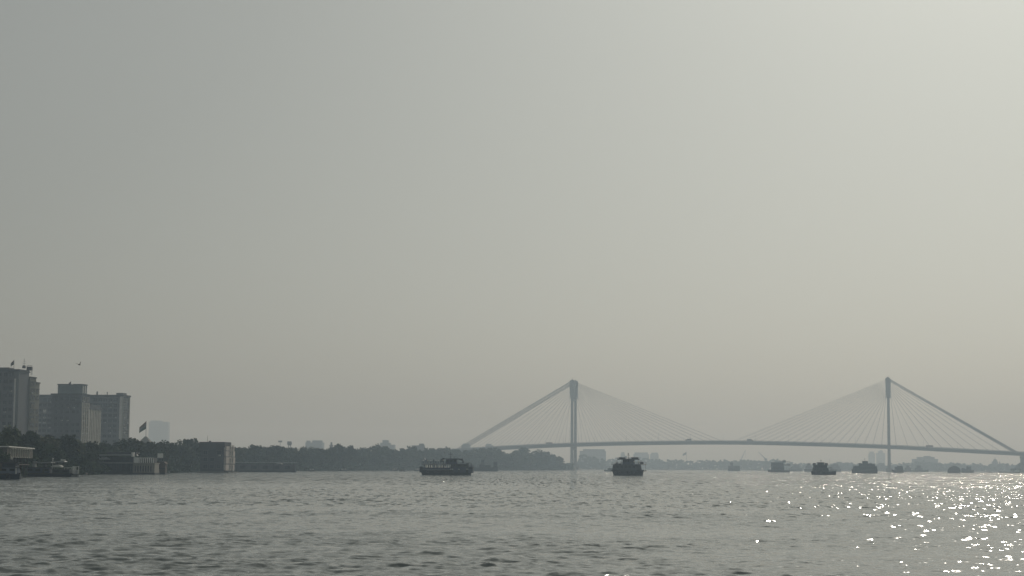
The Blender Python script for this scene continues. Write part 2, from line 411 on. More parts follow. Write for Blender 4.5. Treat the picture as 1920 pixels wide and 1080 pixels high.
# ------------------------------------------------------------------ bridge
BR = Vector((sx(1666, 2500), 2500)); BL = Vector((sx(1077, 2600), 2600)); BU = (BR - BL).normalized(); SPAN = (BR - BL).length
BP = Vector((-BU.y, BU.x))
def bxy(s, t): return BL + BU * s + BP * t      # s along the deck from the left tower, t across
DECK = [(-330, 20.0), (-183, 28.6), (-90, 34.2), (0, 38.2), (110, 41.0), (225, 42.0), (335, 40.2), (SPAN, 36.6), (SPAN + 90, 32.2), (SPAN + 176, 27.8), (SPAN + 330, 20.5)]
def dz(s):
    # smooth interpolation of the deck's top
    P = DECK
    for i in range(len(P) - 1):
        if P[i][0] <= s <= P[i + 1][0]:
            p0 = P[max(0, i - 1)]; p1 = P[i]; p2 = P[i + 1]; p3 = P[min(len(P) - 1, i + 2)]
            h = p2[0] - p1[0]; t = (s - p1[0]) / h
            m1 = (p2[1] - p0[1]) / (p2[0] - p0[0]) * h; m2 = (p3[1] - p1[1]) / (p3[0] - p1[0]) * h
            return (2*t**3 - 3*t*t + 1)*p1[1] + (t**3 - 2*t*t + t)*m1 + (-2*t**3 + 3*t*t)*p2[1] + (t**3 - t*t)*m2
    return P[-1][1]
bridge = thing('cable_stayed_bridge', 'long cable-stayed road bridge with two tall towers fading in the haze', 'bridge', (BL.x, BL.y, 0))
def bl(s, t, z):
    p = bxy(s, t) - BL; return (p.x, p.y, z)
mb = MB(); rings = []
ss = list(np.linspace(-330, SPAN + 330, 90))
for s in ss:
    z = dz(s)
    rings.append([bl(s, -17.5, z), bl(s, 17.5, z), bl(s, 17.5, z - 1.0), bl(s, 14.2, z - 1.3), bl(s, 13.6, z - 4.6), bl(s, 12.4, z - 4.6), bl(s, 12.0, z - 1.5),
                  bl(s, -12.0, z - 1.5), bl(s, -12.4, z - 4.6), bl(s, -13.6, z - 4.6), bl(s, -14.2, z - 1.3), bl(s, -17.5, z - 1.0)])
mb.loft(rings); deck = mb.build('deck', M_steel, bridge)
mb = MB()
for s in np.arange(-320, SPAN + 320, 12.4):
    z = dz(s); a = bl(s - .3, -11.9, z - 3.4); b = bl(s + .3, 11.9, z - 1.6)
    mb.tube(bl(s, -11.9, z - 2.6), bl(s, 11.9, z - 2.6), 0.7, None, 4)
mb.build('girder_grid', M_steel, deck)['kind'] = 'stuff'
for t in (-17.2, 17.2, -12.9, 12.9):
    mb = MB()
    for a, b in zip(ss[:-1], ss[1:]):
        z0, z1 = dz(a), dz(b); mb.tube(bl(a, t, z0 + 1.1), bl(b, t, z1 + 1.1), .12, None, 4); mb.tube(bl(a, t, z0 + .6), bl(b, t, z1 + .6), .1, None, 4)
        mb.tube(bl(a, t, z0), bl(a, t, z0 + 1.1), .1, None, 4)
    mb.build('parapet_rail', M_steel, deck)
mb = MB()
for a, b in zip(ss[:-1], ss[1:]): mb.add([bl(a, -11.5, dz(a) + .02), bl(b, -11.5, dz(b) + .02), bl(b, 11.5, dz(b) + .02), bl(a, 11.5, dz(a) + .02)], [(0, 1, 2, 3)])
mb.build('roadway', M_asph, deck)
def prect(s0, s1, t0, t1, z, k=1):
    return [bl(s0, t0, z), bl(s1, t0, z), bl(s1, t1, z), bl(s0, t1, z)]
for s0, ztop, lab in ((0, 129.5, 'left bridge tower, its two legs seen apart'), (SPAN, 130.5, 'right bridge tower, its two legs in line')):
    py = MB()
    for t in (-13.4, 13.4): py.loft([prect(s0 - 4.4, s0 + 4.4, t - 4.4, t + 4.4, -3), prect(s0 - 4.4, s0 + 4.4, t - 4.4, t + 4.4, 5.5)])
    py.loft([prect(s0 - 3.4, s0 + 3.4, -9, 9, -3), prect(s0 - 3.4, s0 + 3.4, -9, 9, 4.8)])
    pyl = py.build('pylon', M_concrete, bridge); pyl['label'] = lab
    for t in (-13.4, 13.4):
        m = MB(); rr = []
        for z, hw, hd in ((5.5, 2.1, 2.4), (30, 1.85, 2.1), (72, 1.65, 1.9), (102.5, 1.65, 1.9), (104.5, 2.4, 2.0), (107, 2.9, 2.2), (ztop - 6, 3.5, 2.6), (ztop - 1.5, 3.5, 2.6), (ztop, 2.7, 2.2)):
            tt = t * (1 - .0006 * z); rr.append(prect(s0 - hw, s0 + hw, tt - hd, tt + hd, z))
        m.loft(rr); m.build('leg', M_concrete, pyl)
        for z, hw in ((103.4, 3.9), (111, 4.0)):     # service platforms round the head
            m = MB(); tt = t * (1 - .0006 * z); m.loft([prect(s0 - hw, s0 + hw, tt - 3.2, tt + 3.2, z), prect(s0 - hw, s0 + hw, tt - 3.2, tt + 3.2, z + .35)])
            for a, b in (((-1, -1), (1, -1)), ((1, -1), (1, 1)), ((1, 1), (-1, 1)), ((-1, 1), (-1, -1))):
                m.tube(bl(s0 + a[0] * hw, tt + a[1] * 3.2, z + 1.4), bl(s0 + b[0] * hw, tt + b[1] * 3.2, z + 1.4), .1, None, 4)
            m.build('service_platform', M_steel, pyl)
        m = MB(); m.box(-.9, .9, -.9, .9, 0, 1.4); m.tube((0, 0, 1.4), (0, 0, 4.5), .12, .04, 5)
        m.build('roof_hatch', M_concrete, pyl, loc=bl(s0, t * .92, ztop))
    for z0, z1 in ((dz(s0) - 9.5, dz(s0) - 5.2), (99.5, 103.0), (121, 124.5)):
        m = MB(); m.loft([prect(s0 - 1.7, s0 + 1.7, -12, 12, z0), prect(s0 - 1.7, s0 + 1.7, -12, 12, z1)]); m.build('crossbeam', M_concrete, pyl)
    sgn = 1 if s0 == 0 else -1
    for t in (-12.9, 12.9):
        for k in range(18):                # fan over the main span
            d = 10 + k * 12.05; s = s0 + sgn * d; zt = 105.5 + k * (ztop - 108.5) / 17
            m = MB(); m.tube(bl(s, t, dz(s) + .3), bl(s0 + sgn * 3.2, t * .93, zt), .12, None, 5); m.build('stay_cable', M_cable, bridge)
        for k in range(17):                # side span, the last ones bundled as backstays
            d = 10 + k * 15.5 if k < 10 else 165 + (k - 10) * 1.3; s = s0 - sgn * d; zt = 105.5 + k * (ztop - 110.5) / 9 if k < 10 else ztop - 4.6 + (k - 10) * .45
            m = MB(); m.tube(bl(s, t, dz(s) + .3), bl(s0 - sgn * 3.2, t * .93, zt), .12 if k < 10 else .15, None, 5); m.build('stay_cable', M_cable, bridge)
for s0, zb in ((-178, 30), (SPAN + 181, 27), (-260, 26), (SPAN + 262, 24)):
    m = MB()
    m.loft([prect(s0 - 6.5, s0 + 6.5, -15, 15, -3), prect(s0 - 6.5, s0 + 6.5, -15, 15, 3)])
    for t in (-11, 11): m.loft([prect(s0 - 4.6, s0 + 4.6, t - 3, t + 3, 3), prect(s0 - 4.6, s0 + 4.6, t - 3, t + 3, dz(s0) - 7.4)])
    m.loft([prect(s0 - 5.2, s0 + 5.2, -15, 15, dz(s0) - 7.4), prect(s0 - 5.2, s0 + 5.2, -15, 15, dz(s0) - 4.9)])
    m.build('end_pier', M_concrete, bridge)
m = MB()                                   # toll-side gantry house above the right anchor
# vehicles and lamp posts on the deck
def vehicle(kind):
    t = empty(kind)
    if kind == 'bus':
        m = MB(); m.box(-5, 5, -1.25, 1.25, .5, 3.1, .12, .1); b = m.build('body', mat('bus paint', (.25, .10, .05), .5), t)
        m = MB(); m.box(-4.6, 4.4, -1.3, 1.3, 1.7, 2.6, .05, .06); m.build('window_band', M_glass, t)
    else:
        m = MB(); m.box(-4.2, 2.0, -1.25, 1.25, .9, 3.5); m.build('cargo_box', mat('truck tarpaulin', (.16, .16, .13), .9), t)
        m = MB(); m.box(2.2, 4.2, -1.2, 1.2, .6, 2.7, .25, .08); m.build('cab', mat('truck cab paint', (.35, .20, .05), .5), t)
    for x in (-3, 3):
        for y in (-1.1, 1.1):
            m = MB(); m.tube((x, y - .15, .5), (x, y + .15, .5), .5, None, 10); m.build('wheel', M_roofdk, t)
    return t
pv = {k: vehicle(k) for k in ('bus', 'truck')}
first = {'bus': True, 'truck': True}
for i, s in enumerate([-38, 168, 254, SPAN + 55]):
    k = 'bus' if i % 3 == 0 else 'truck'
    v = pv[k] if first[k] else copy_tree(pv[k]); first[k] = False
    t = -8 if i % 2 else 8; p = bxy(s, t)
    v.location = (p.x, p.y, dz(s) + .03); v.rotation_euler = (0, 0, math.atan2(BU.y, BU.x) + (math.pi if i % 2 else 0))
    tag(v, 'small hazy %s crossing the cable-stayed bridge deck' % k, k, '%ses on the bridge deck' % k if k == 'bus' else 'trucks on the bridge deck')
lp = MB(); lp.tube((0, 0, 0), (0, 0, 9), .14, .09, 5); lpm = lp.mesh('pole', M_steel)
la = MB(); la.tube((0, 0, 9), (1.8, 0, 9.4), .08, .06, 5); la.box(1.4, 2.4, -.18, .18, 9.3, 9.5); lam = la.mesh('lamp_head', M_steel)
for s in np.arange(-150, SPAN + 190, 46.0):
    p = bxy(s, -16.6); t = thing('street_lamp', 'thin street lamp standing on the bridge deck edge', 'street lamp', (p.x, p.y, dz(s)), math.atan2(BP.y, BP.x), 'street lamps along the bridge deck')
    link('pole', lpm, t); link('lamp_head', lam, t)

# ------------------------------------------------------------------ office blocks on the left
def win_mesh(wd, ht, fm, shade=True):
    m = MB(); f = .14
    m.use(0).box(-wd/2, -wd/2 + f, -.10, .12, 0, ht).box(wd/2 - f, wd/2, -.10, .12, 0, ht).box(-wd/2 + f, wd/2 - f, -.10, .12, ht - f, ht).box(-wd/2 - .1, wd/2 + .1, -.22, .12, -.16, -.003)
    m.box(-.05, .05, -.07, .05, .003, ht - f - .003)
    if shade: m.box(-wd/2 - .25, wd/2 + .25, -.65, .12, ht + .06, ht + .2)
    m.use(1).box(-wd/2 + f, wd/2 - f, -.03, .10, 0, ht - f)
    return m.mesh('window', [fm, M_glass])
ACM = MB().box(-.45, .45, -.42, .05, 0, .58).use(1).box(-.36, .1, -.44, -.421, .08, .5).mesh('air_conditioner', [M_white, M_roofdk])
W18 = win_mesh(1.9, 1.6, M_wallA); W18B = win_mesh(1.9, 1.6, M_wallB); W24 = win_mesh(2.6, 1.6, M_wallC); W14 = win_mesh(1.3, 1.7, M_pierB)
def wins(me, parent, pts, rz=0.0):
    g = random.Random(len(pts) * 7 + int(abs(pts[0][0] * 10)))
    for p in pts:
        if g.random() < .09: continue                 # bricked-up bays
        link('window', me, parent, p, (0, 0, rz))
        if g.random() < .16:                          # an air conditioner under the sill
            d = .45; link('air_conditioner', ACM, parent, (p[0] + (.1 if rz else .3), p[1] + (.3 if rz else -.1), p[2] - .75), (0, 0, rz))
XF = math.pi / 2      # rotation that turns a window to face +x
YAW = R(-6)

# A: tall block cut by the left edge
D = 820; S = D / F; o = at(30, hor(30), D)
A = thing('office_tower', 'tallest grey office tower cut by the left edge of the picture', 'building', (o.x, o.y, 1.9), YAW)
zA = (hor(30) - 690.5) * S - .6
MB().box(-24, 0, 0, 12.5, -.5, zA).build('wall', M_wallA, A)
rf = MB().box(-24.4, .4, -.4, 12.9, zA, zA + .5).box(-24.2, .2, -.2, 0, zA + .5, zA + 1.1).box(0, .22, 0, 12.5, zA + .5, zA + 1.1).box(-24.2, 0, 12.3, 12.6, zA + .5, zA + 1.1).build('roof', M_roofdk, A)
MB().box(-12.5, -5.8, 2, 9, zA + .5, zA + 2.0).build('stair_head', M_wallA, rf)
MB().box(-2.0, -1.3, -.35, -.002, 8, zA - 3.2).build('drain_pipe', M_white, A)
wins(W18, A, [(x, -.1, 6.3 + 3.2 * k) for k in range(12) for x in (-3.6, -6.3, -9.3, -12.3)])
MB().box(-24, -2.2, -.5, -.003, zA - 3.0, zA - 2.6).build('ledge', M_wallA, A)
MB().box(-24, -2.2, -.5, -.003, 14.8, 15.1).build('ledge', M_wallA, A)
A2 = MB(); zB1 = (hor(58) - 706) * S * 1.02 + .2; zB2 = (hor(66) - 720) * S * 1.03 + 1.1
A2.box(-10, .6, 12.6, 20, -.5, zB1).build('rear_wing', M_wallA2, A)
w2 = MB().box(-10, .45, 20.003, 25, -.5, zB2).build('rear_wing', M_wallA2, A)
MB().box(-10.3, .9, 12.9, 20.3, zB1, zB1 + .5).build('wing_roof', M_roofdk, A); MB().box(-10.3, .8, 20.5, 25.3, zB2, zB2 + .5).build('wing_roof', M_roofdk, A)
wins(W18, A, [(.7, y, 6 + 3.2 * k) for k in range(11) for y in (14.6, 17.8)], XF)
wins(W18, A, [(.55, 22.6, 6 + 3.2 * k) for k in range(10)], XF)
for k in range(3): MB().box(.601, 1.3, 13.2, 16.2, 15.2 + 6.4 * k, 15.5 + 6.4 * k).box(1.2, 1.3, 13.2, 16.2, 15.5 + 6.4 * k, 16.3 + 6.4 * k).build('balcony', M_wallA2, A)
rooftop = []
def flag_on_roof(px, yb, yt, D, label, w=4.0, h=3.2, mats=None, pole=.09):
    b = at(px, yb, D); t = at(px, yt, D); H = t.z - b.z
    f = thing('flag', label, 'flag', b)
    MB().tube((0, 0, 0), (0, 0, H), pole, pole * .6, 6).build('pole', M_rail, f)
    m = MB(); n = 8; vs = []; fs = []
    for j in range(4):                     # hangs and curls to the left of the pole
        for i in range(n + 1):
            u = i / n; v = j / 3
            vs.append((-w * u * .75, .35 * math.sin(u * 7) * u + .25 * u, H - .2 - h * v * (1 - .25 * u) - h * .85 * u))
    for j in range(3):
        for i in range(n): fs.append((j * (n + 1) + i, (j + 1) * (n + 1) + i, (j + 1) * (n + 1) + i + 1, j * (n + 1) + i + 1))
    m.v = vs; m.f = fs; m.m = [j for j in range(3) for _ in range(n)]
    m.build('cloth', mats or [M_saff, mat('shade-greyed cloth', (.17, .17, .165), .9), M_grn], f, smooth=True); return f  # white band greyed to imitate cloth seen against the light
flag_on_roof(26, 690, 674, 822, 'small flag flying on the roof of the tallest grey tower', 2.2, 2.0)
b = at(45, 690.5, 826); t = thing('antenna_mast', 'thin lattice antenna mast on the corner of the tallest grey tower', 'antenna', (b.x, b.y, b.z))
MB().tube((0, 0, 0), (0, 0, 4.6), .12, .05, 5).build('mast', M_rail, t)
for w_, z_ in ((.8, 2.2), (.6, 3.1), (.4, 3.9)): MB().tube((-w_, 0, z_), (w_, 0, z_), .05).build('crossbar', M_rail, t)
MB().box(-.7, .7, -.7, .7, 0, 1.3, .1, .1).build('base_cabinet', M_roofdk, t)
b = at(55, 705.5, 836); t = thing('water_tank', 'dark rooftop water tank on stilts between tower steps', 'water tank', (b.x, b.y, b.z + .45))
for x in (-1.0, 1.0):
    for y in (-.8, .8): MB().tube((x, y, 0), (x, y, 2.3), .1, None, 5).build('stilt', M_rail, t)
m = MB(); m.box(-1.2, 1.2, -1, 1, 2.3, 4.0, .08, .08); m.build('tank', M_roofdk, t)
m = MB(); m.path([(-1.2, -1, 4.0), (-1.2, -1, 4.5), (1.2, -1, 4.5), (1.2, -1, 4.0)], .05).path([(-1.2, 1, 4.0), (-1.2, 1, 4.5), (1.2, 1, 4.5), (1.2, 1, 4.0)], .05); m.build('guard_rail', M_rail, t)

# B: middle block with penthouse and pale pilaster facade
D = 950; S = D / F; o = at(149, hor(149), D)
B = thing('office_building', 'dark office block with flat penthouse and pale pilaster side', 'building', (o.x, o.y, 1.9), YAW)
zt = (hor(140) - 741) * S + 1.1; zw = (hor(170) - 768) * S * 1.02 + 1.1; zp = (hor(130) - 722) * S + 1.1
MB().box(-16.4, 0, 0, 13, -.5, zt).build('wall', M_wallB, B)
MB().box(-16.8, .4, -.4, 13.4, zt, zt + .7).build('parapet', M_roofdk, B)
ph = MB().box(-13.6, -.2, 1.2, 9, zt + .7, zp).build('penthouse', mat('penthouse panels', (.20, .24, .24), .8), B)
MB().box(-13.9, -6.6, .9, 9.3, zp, zp + .45).build('roof', M_roofdk, ph); MB().box(-5.2, .1, .9, 9.3, zp, zp + .45).build('roof', M_roofdk, ph)
for y0_, y1_ in ((2, 2.9), (5.2, 6.3)): MB().box(-.198, -.02, y0_, y1_, zt + 1, zp - .5).build('light_panel', M_white, ph)
MB().box(-12, -.8, 13.003, 33.4, -.5, zw + 2.4).build('side_wing', M_wallB, B)
MB().box(-.797, .15, 13.01, 33.6, zw, zw + .6).build('cornice', M_wallB, B)
for i in range(8): MB().box(-.799, -.1 - .012 * i, 13.3 + 2.6 * i, 14.5 + 2.6 * i, 0, zw - .02).build('pilaster', M_pierB, B)
wins(W14, B, [(-.7, 15.2 + 2.6 * i, 5 + 3.3 * k) for i in range(7) for k in range(8)], XF)
for i in range(4): MB().box(.003, .5, .6 + 3.2 * i, 1.8 + 3.2 * i, 12, zt - 4).build('pilaster', M_pierB, B)
wins(W18B, B, [(x, -.1, 8 + 3.4 * k) for k in range(9) for x in (-13.8, -10.6, -7.4, -4.2, -1.6)])
wins(W14, B, [(.1, 2.9 + 3.2 * i, 8 + 3.4 * k) for i in range(3) for k in range(9)], XF)
flag_on_roof(133, 722, 714, 957, 'small flag above the flat penthouse of the dark office block', 2.0, 1.6)
# C: long slab behind, its right end clear
D = 1100; S = D / F; o = at(227, hor(227), D)
C = thing('slab_block', 'long grey slab block with banded floors and white corner strip', 'building', (o.x, o.y, 1.9), YAW)
zc = (hor(220) - 744) * S + 1.1
MB().box(-56, 0, 0, 13, -.5, zc).build('wall', M_wallC, C)
MB().box(-56.4, .7, -.6, 13.7, zc, zc + 1.0).build('cornice', M_roofdk, C)
MB().box(-4.5, -.3, .6, 8, zc + 1.0, zc + 2.2).build('stair_head', M_wallC, C)
for k in range(13): MB().box(-56, -2.4, -.75, -.003, 4.4 + 3.15 * k, 4.75 + 3.15 * k).build('floor_ledge', mat('pale ledge', (.22, .22, .215), .9), C)
wins(W24, C, [(-4.6 - 3.2 * i, -.1, 5.5 + 3.15 * k) for i in list(range(5)) + list(range(11, 16)) for k in range(12)])
MB().box(-1.9, -.4, -.35, -.003, 2, zc - .003).build('corner_strip', M_white, C)
MB().box(-.35, .38, -.2, .003, 2, zc - .006).build('corner_pier', M_pierB, C)
MB().box(.003, .5, 10.8, 12.6, 2, zc - .003).build('corner_pier', M_wallA2, C)
MB().box(.003, 1.4, .4, 12.8, 15.2, 15.7).build('canopy_slab', M_wallA2, C)
wins(W14, C, [(.1, 3 + 3.2 * i, 5.5 + 3.15 * k) for i in range(3) for k in range(12)], XF)
MB().box(-50.5, -48.4, -.12, -.004, 25, 35).build('bright_panel', M_white, C)
for px_, yt in ((182, 735), (201, 736)):
    b = at(px_, 742, 1104); t = thing('roof_vent', 'short %s on the roof of the long slab block' % ('squat vent stack' if px_ == 182 else 'thin vent pipe'), 'vent', b)
    MB().tube((0, 0, -1), (0, 0, (742 - yt) * .33), .5 if px_ == 182 else .28, None, 8).build('pipe', M_roofdk, t); MB().tube((0, 0, (742 - yt) * .33), (0, 0, (742 - yt) * .33 + .4), .65 if px_ == 182 else .45, .1, 8).build('cowl', M_roofdk, t)

# big flag on its pavilion, faint skyscraper
D = 1010; S = D / F
b = at(273, 829, D); pv_ = thing('pavilion', 'pale hut with a pyramid roof at the foot of the big flagpole', 'pavilion', (b.x, b.y, 1.9))
zr = b.z - 1.9
MB().box(-2.2, 2.2, -2.2, 2.2, 0, zr).build('wall', M_cream, pv_); MB().box(-3.2, 3.2, -3.2, 3.2, zr, zr + 3.2, 2.7, 2.7).build('roof', mat('grey pavilion roof', (.33, .32, .29), .9), pv_)
f = flag_on_roof(273.5, 819, 789, D - 8, 'large flag drooping from a tall pole above the trees', 5.2, 4.2, pole=.14)
D = 4100; S = D / F
def tower(px0, px1, yt, D, label, name='tower_block', setb=()):
    S = D / F; xc = (px0 + px1) / 2; o = at(xc, hor(xc), D); W = (px1 - px0) * S / 2; H = (hor(xc) - yt) * S + 1.1
    t = thing(name, label, 'building', (o.x, o.y, 1.9)); wd = min(W, 16)
    MB().box(-W, W, 0, wd * 2, -.5, H - 2).build('wall', M_far, t)
    MB().box(-W - .4, W + .4, -.4, wd * 2 + .4, H - 2, H - 1).build('parapet', M_far, t)
    for a, b_, y in setb:
        MB().box((a - xc) * S, (b_ - xc) * S, wd * .4, wd * 1.6, H - 1, (hor(xc) - y) * S + 1.1).build('roof_block', M_far, t)
    n = max(2, int(H / 8))
    for k in range(n): MB().box(-W + 1, W - 1, -.08, -.004, 3 + k * (H - 6) / n, 4.8 + k * (H - 6) / n).build('window_band', mat('low-contrast far glass', (.12, .125, .13), .4), t)  # glass tone kept close to the wall so the bands fade
    return t
tower(277, 313, 791, 5600, 'very faint wide skyscraper behind the big flagpole', 'skyscraper', [(279, 300, 789)])
tower(572, 604, 829, 3300, 'pale flat-topped block left of the middle tree line', setb=[(573, 579, 826.5), (584, 602, 826)])
tower(617.5, 623, 833, 1900, 'narrow hazy tower with small cap above the left tree line', setb=[(619, 622, 829.5)])
tower(707, 739, 833, 3200, 'stepped pale block with square top above the tree line', setb=[(716, 727, 825.5), (712, 731, 830.5)])
tower(772, 795, 834, 2300, 'low pale block among trees left of the near ferry', setb=[(785, 794, 832)])
tower(865, 881, 833.5, 3500, 'pale block under the foot of the left backstay cables', setb=[(867, 879, 832)])
tower(910, 924, 834, 3600, 'second pale block near the foot of the left backstays', setb=[(911, 921, 832.5)])
tower(1088, 1136, 845, 4000, 'broad hazy block behind the left bridge tower', setb=[(1094, 1134, 842.5)])
tower(1164, 1172, 851, 4700, 'narrow pale block just behind the small dark ferry mast', setb=[(1165, 1171, 848)])
tower(1189, 1217, 851, 4800, 'wide pale far block right of the small dark ferry', setb=[(1191, 1215, 848.5)])
tower(1220, 1235, 851, 5000, 'small pale square far block with a lighter gap beside it', setb=[(1222, 1234, 849)])
tower(1630.5, 1641, 850, 5600, 'left one of the two faint apartment towers by the right bridge leg', setb=[(1632, 1640, 847)])
tower(1646, 1660, 849, 5600, 'right one of the two faint apartment towers by the right bridge leg', setb=[(1649, 1657, 846), (1652, 1655, 844.5)])
tower(1716, 1759, 860, 3900, 'long far block with raised middle under the right side span', setb=[(1724, 1754, 857), (1737, 1747, 855)])
tower(1566, 1590, 867, 3700, 'low far shed block between the two bridge towers', setb=[(1572, 1580, 866)])
D = 3600; o = at(1868, hor(1868), D); S = D / F
t = thing('domed_temple', 'hazy domed temple with a spire near the right end of the bridge', 'temple', (o.x, o.y, 1.9))
MB().box(-9, 9, 0, 14, -.5, 14).build('wall', M_far, t); MB().box(-4.6, 4.6, 2.5, 11.5, 14, 19).build('drum', M_far, t)
MB().ball((0, 7, 19), 4.4, 4.4, 5.5).build('dome', M_far, t); MB().tube((0, 7, 23.5), (0, 7, 29), .7, .1).build('spire', M_far, t)
for x in (-7.5, 7.5): MB().tube((x, 1, 14), (x, 1, 17), 1.2, None, 8).tube((x, 1, 17), (x, 1, 19.5), 1.4, .1, 8).build('turret', M_far, t)
# floodlight mast / water tower over the left trees
D = 1900
o = at(542, hor(542), D); H = (hor(542) - 828) * D / F + 1.1
t = thing('water_tower', 'slim hazy water tower poking above the left tree line', 'water tower', (o.x, o.y, 1.9))
for i in range(4): a = math.pi / 4 + i * math.pi / 2; MB().tube((2 * math.cos(a), 2 * math.sin(a), 0), (1.4 * math.cos(a), 1.4 * math.sin(a), H - 4), .35).build('stilt', M_concrete, t)
MB().tube((0, 0, H - 4.4), (0, 0, H - 3), 1.2, 2.6, 12).tube((0, 0, H - 3), (0, 0, H), 2.6, 2.3, 12).build('tank', M_concrete, t)
o = at(524.5, hor(524.5), D + 300); H = (hor(524) - 829) * (D + 300) / F + 1.1
t = thing('floodlight_mast', 'faint floodlight mast left of the slim water tower', 'mast', (o.x, o.y, 1.9))
MB().tube((0, 0, 0), (0, 0, H), .6, .3).build('mast', M_steel, t); MB().box(-2.4, 2.4, -.3, .3, H - .4, H + 1.6).build('lamp_rack', M_steel, t)
# far cranes and flag
def crane(px, yb, yt, lean, D, label):
    o = at(px, hor(px), D); S = D / F; H = (hor(px) - yb) * S; T = (yb - yt) * S
    t = thing('harbour_crane', label, 'crane', (o.x, o.y, 1.9))
    MB().tube((-3, 0, 0), (-1, 0, H), .7, None, 5).tube((3, 0, 0), (1, 0, H), .7, None, 5).tube((0, 5, 0), (0, 2, H), .7, None, 5).build('portal', M_steel, t)
    MB().box(-2.5, 2.5, -2, 3, H, H + 3.5).build('machine_house', M_steel, t)
    j = MB(); tip = (lean * S, 0, H + T)
    for d in (-.9, .9): j.tube((d, 0, H + 2), tip, .45, .3, 5)
    for k in range(7):
        u = k / 7; a = Vector((-.9, 0, H + 2)).lerp(Vector(tip), u); b_ = Vector((.9, 0, H + 2)).lerp(Vector(tip), u + .1); j.tube(a, b_, .2, None, 4)
    j.build('jib', M_steel, t); MB().tube(tip, (tip[0], 0, H + T * .35), .16, None, 4).build('hoist_rope', M_cable, t)
crane(1436, 862, 846.5, -14, 3560, 'far harbour crane with its jib leaning left under the deck')
crane(1389, 864, 843, 9, 3900, 'fainter far crane with a thin jib leaning right')
flag_on_roof(1287, 862, 847, 3480, 'far flag on a pole beneath the middle of the bridge deck', 9.5, 5.0, [M_steel], pole=.3)

# ------------------------------------------------------------------ riverside buildings on the left
# block standing in the water
D = wl_dist(410, 886.6); S = D / F; o = at(419, hor(419), D)
t = thing('riverside_block', 'cube-shaped riverside block with a sunlit pale side standing in the water', 'building', (o.x, o.y, 0), R(-5))
H = (hor(410) - 833) * S + HC
MB().box(-10, 0, 0, 15, -2, H - 1.4).build('wall', mat('shade-tone dark wall', (.065, .07, .08), .9), t)  # front's shade is put into this dark wall colour
MB().box(-10.5, .4, -.5, 11, H - 1.4, H + .9).build('roof', M_roofdk, t)
for k, (z0, z1, y1) in enumerate(((1.0, 3.6, 15.6), (3.9, 6.6, 16.2), (6.9, 9.2, 16.2), (9.4, 11.2, 14.5))):
    MB().box(.003, .9 + .12 * (k % 2), .5, y1, z0, z1).build('sunlit_bay', M_pink, t)  # sunlight on this side is put into the pale bay colour
    wins(W14, t, [(1.0 + .12 * (k % 2), 3.2 + 4 * i, z0 + .5) for i in range(3)], XF)
wins(W18B, t, [(-2 - 2.9 * i, -.1, 2 + 2.9 * k) for i in range(3) for k in range(3)])
MB().box(-11, 2.5, -1, 17, -2, .5).build('plinth', M_concrete, t)
b = at(389, 829, D); q = thing('roof_mast', 'thin mast on the roof of the cube-shaped riverside block', 'mast', b)
MB().tube((0, 0, -1), (0, 0, 2.8), .09, .05).build('pole', M_rail, q); MB().box(.5, 1.6, -.4, .4, -.4, .55, .15).tube((0, 0, -.2), (.6, 0, -.1), .06).build('dish', M_rail, q)
# long jetty shed to the right of it
D = wl_dist(490, 885.2); S = D / F; o = at(443, hor(443), D)
t = thing('jetty_shed', 'long low jetty shed with a pale roof edge beside the cube-shaped block', 'shed', (o.x, o.y, 0), R(20))
L_ = 30.0
MB().box(0, L_, 0, 6, -2, .7).build('pontoon', M_hullg, t)
MB().box(0, L_, .4, 5.6, .7, 4.0).build('wall', M_wallB, t)
MB().prism([(0, 4.6), (L_, 4.6), (L_, 4.95), (0, 4.95)], -.8, 6.6).build('roof', M_tin, t)
for i in range(9): MB().tube((.4 + i * 3.6, -.5, .7), (.4 + i * 3.6, -.5, 4.6), .12).build('post', M_rail, t)
for i in range(5): MB().box(2 + i * 5.6, 4.6 + i * 5.6, .3, .397, 1.6, 3.2).build('opening', M_roofdk, t)
# landing stage at its end
o = at(524, 886, D * 1.02); t = thing('landing_stage', 'small open landing stage at the right end of the jetty shed', 'landing stage', (o.x, o.y, 0))
MB().box(-5, 6.5, 0, 5, -1.5, .6).build('pontoon', M_hullg, t)
for x in (-2.6, 1.8):
    for y in (.6, 4.2): MB().tube((x, y, .6), (x, y, 3.6), .14).build('post', M_white, t)
MB().prism([(-3.2, 3.6), (2.4, 3.6), (-.4, 4.7)], .1, 4.8).build('roof', M_tin, t)

# ferry terminal
D = wl_dist(215, 889.2); S = D / F; o = at(215, hor(215), D); Z = lambda y, px=215: (hor(px) - y) * S + HC
X = lambda p: (p - 215) * S
t = thing('ferry_terminal', 'two-storey floating ferry terminal with a white colonnaded balcony on its right', 'terminal', (o.x, o.y, 0), R(2))
MB().box(X(122), X(288), 0, 12, -1.5, Z(884)).build('pontoon', M_hullg, t)
MB().box(X(128), X(250), 1, 11, Z(884), Z(869)).build('lower_hall', M_cabg, t)
MB().box(X(122), X(256), -.6, 11.6, Z(869), Z(866.5)).build('upper_floor', M_steel, t)
MB().box(X(150), X(246), 2.5, 10, Z(866.5), Z(857)).build('upper_hall', M_hullg, t)
MB().prism([(X(124), Z(863)), (X(130), Z(859.5)), (X(200), Z(857.5)), (X(206), Z(862))], -1.0, 2.2).build('awning', M_tin, t)
MB().prism([(X(138), Z(855.5)), (X(140), Z(853)), (X(246), Z(851.5)), (X(248), Z(854))], -.8, 11).build('roof', M_tin, t)
MB().box(X(196), X(252), 2, 9, Z(851.5), Z(847.5)).build('roof_storey', M_roofdk, t)
for i in range(14): MB().tube((X(128 + i * 9), -.4, Z(884)), (X(128 + i * 9), -.4, Z(869)), .1).build('column', M_cabg, t)
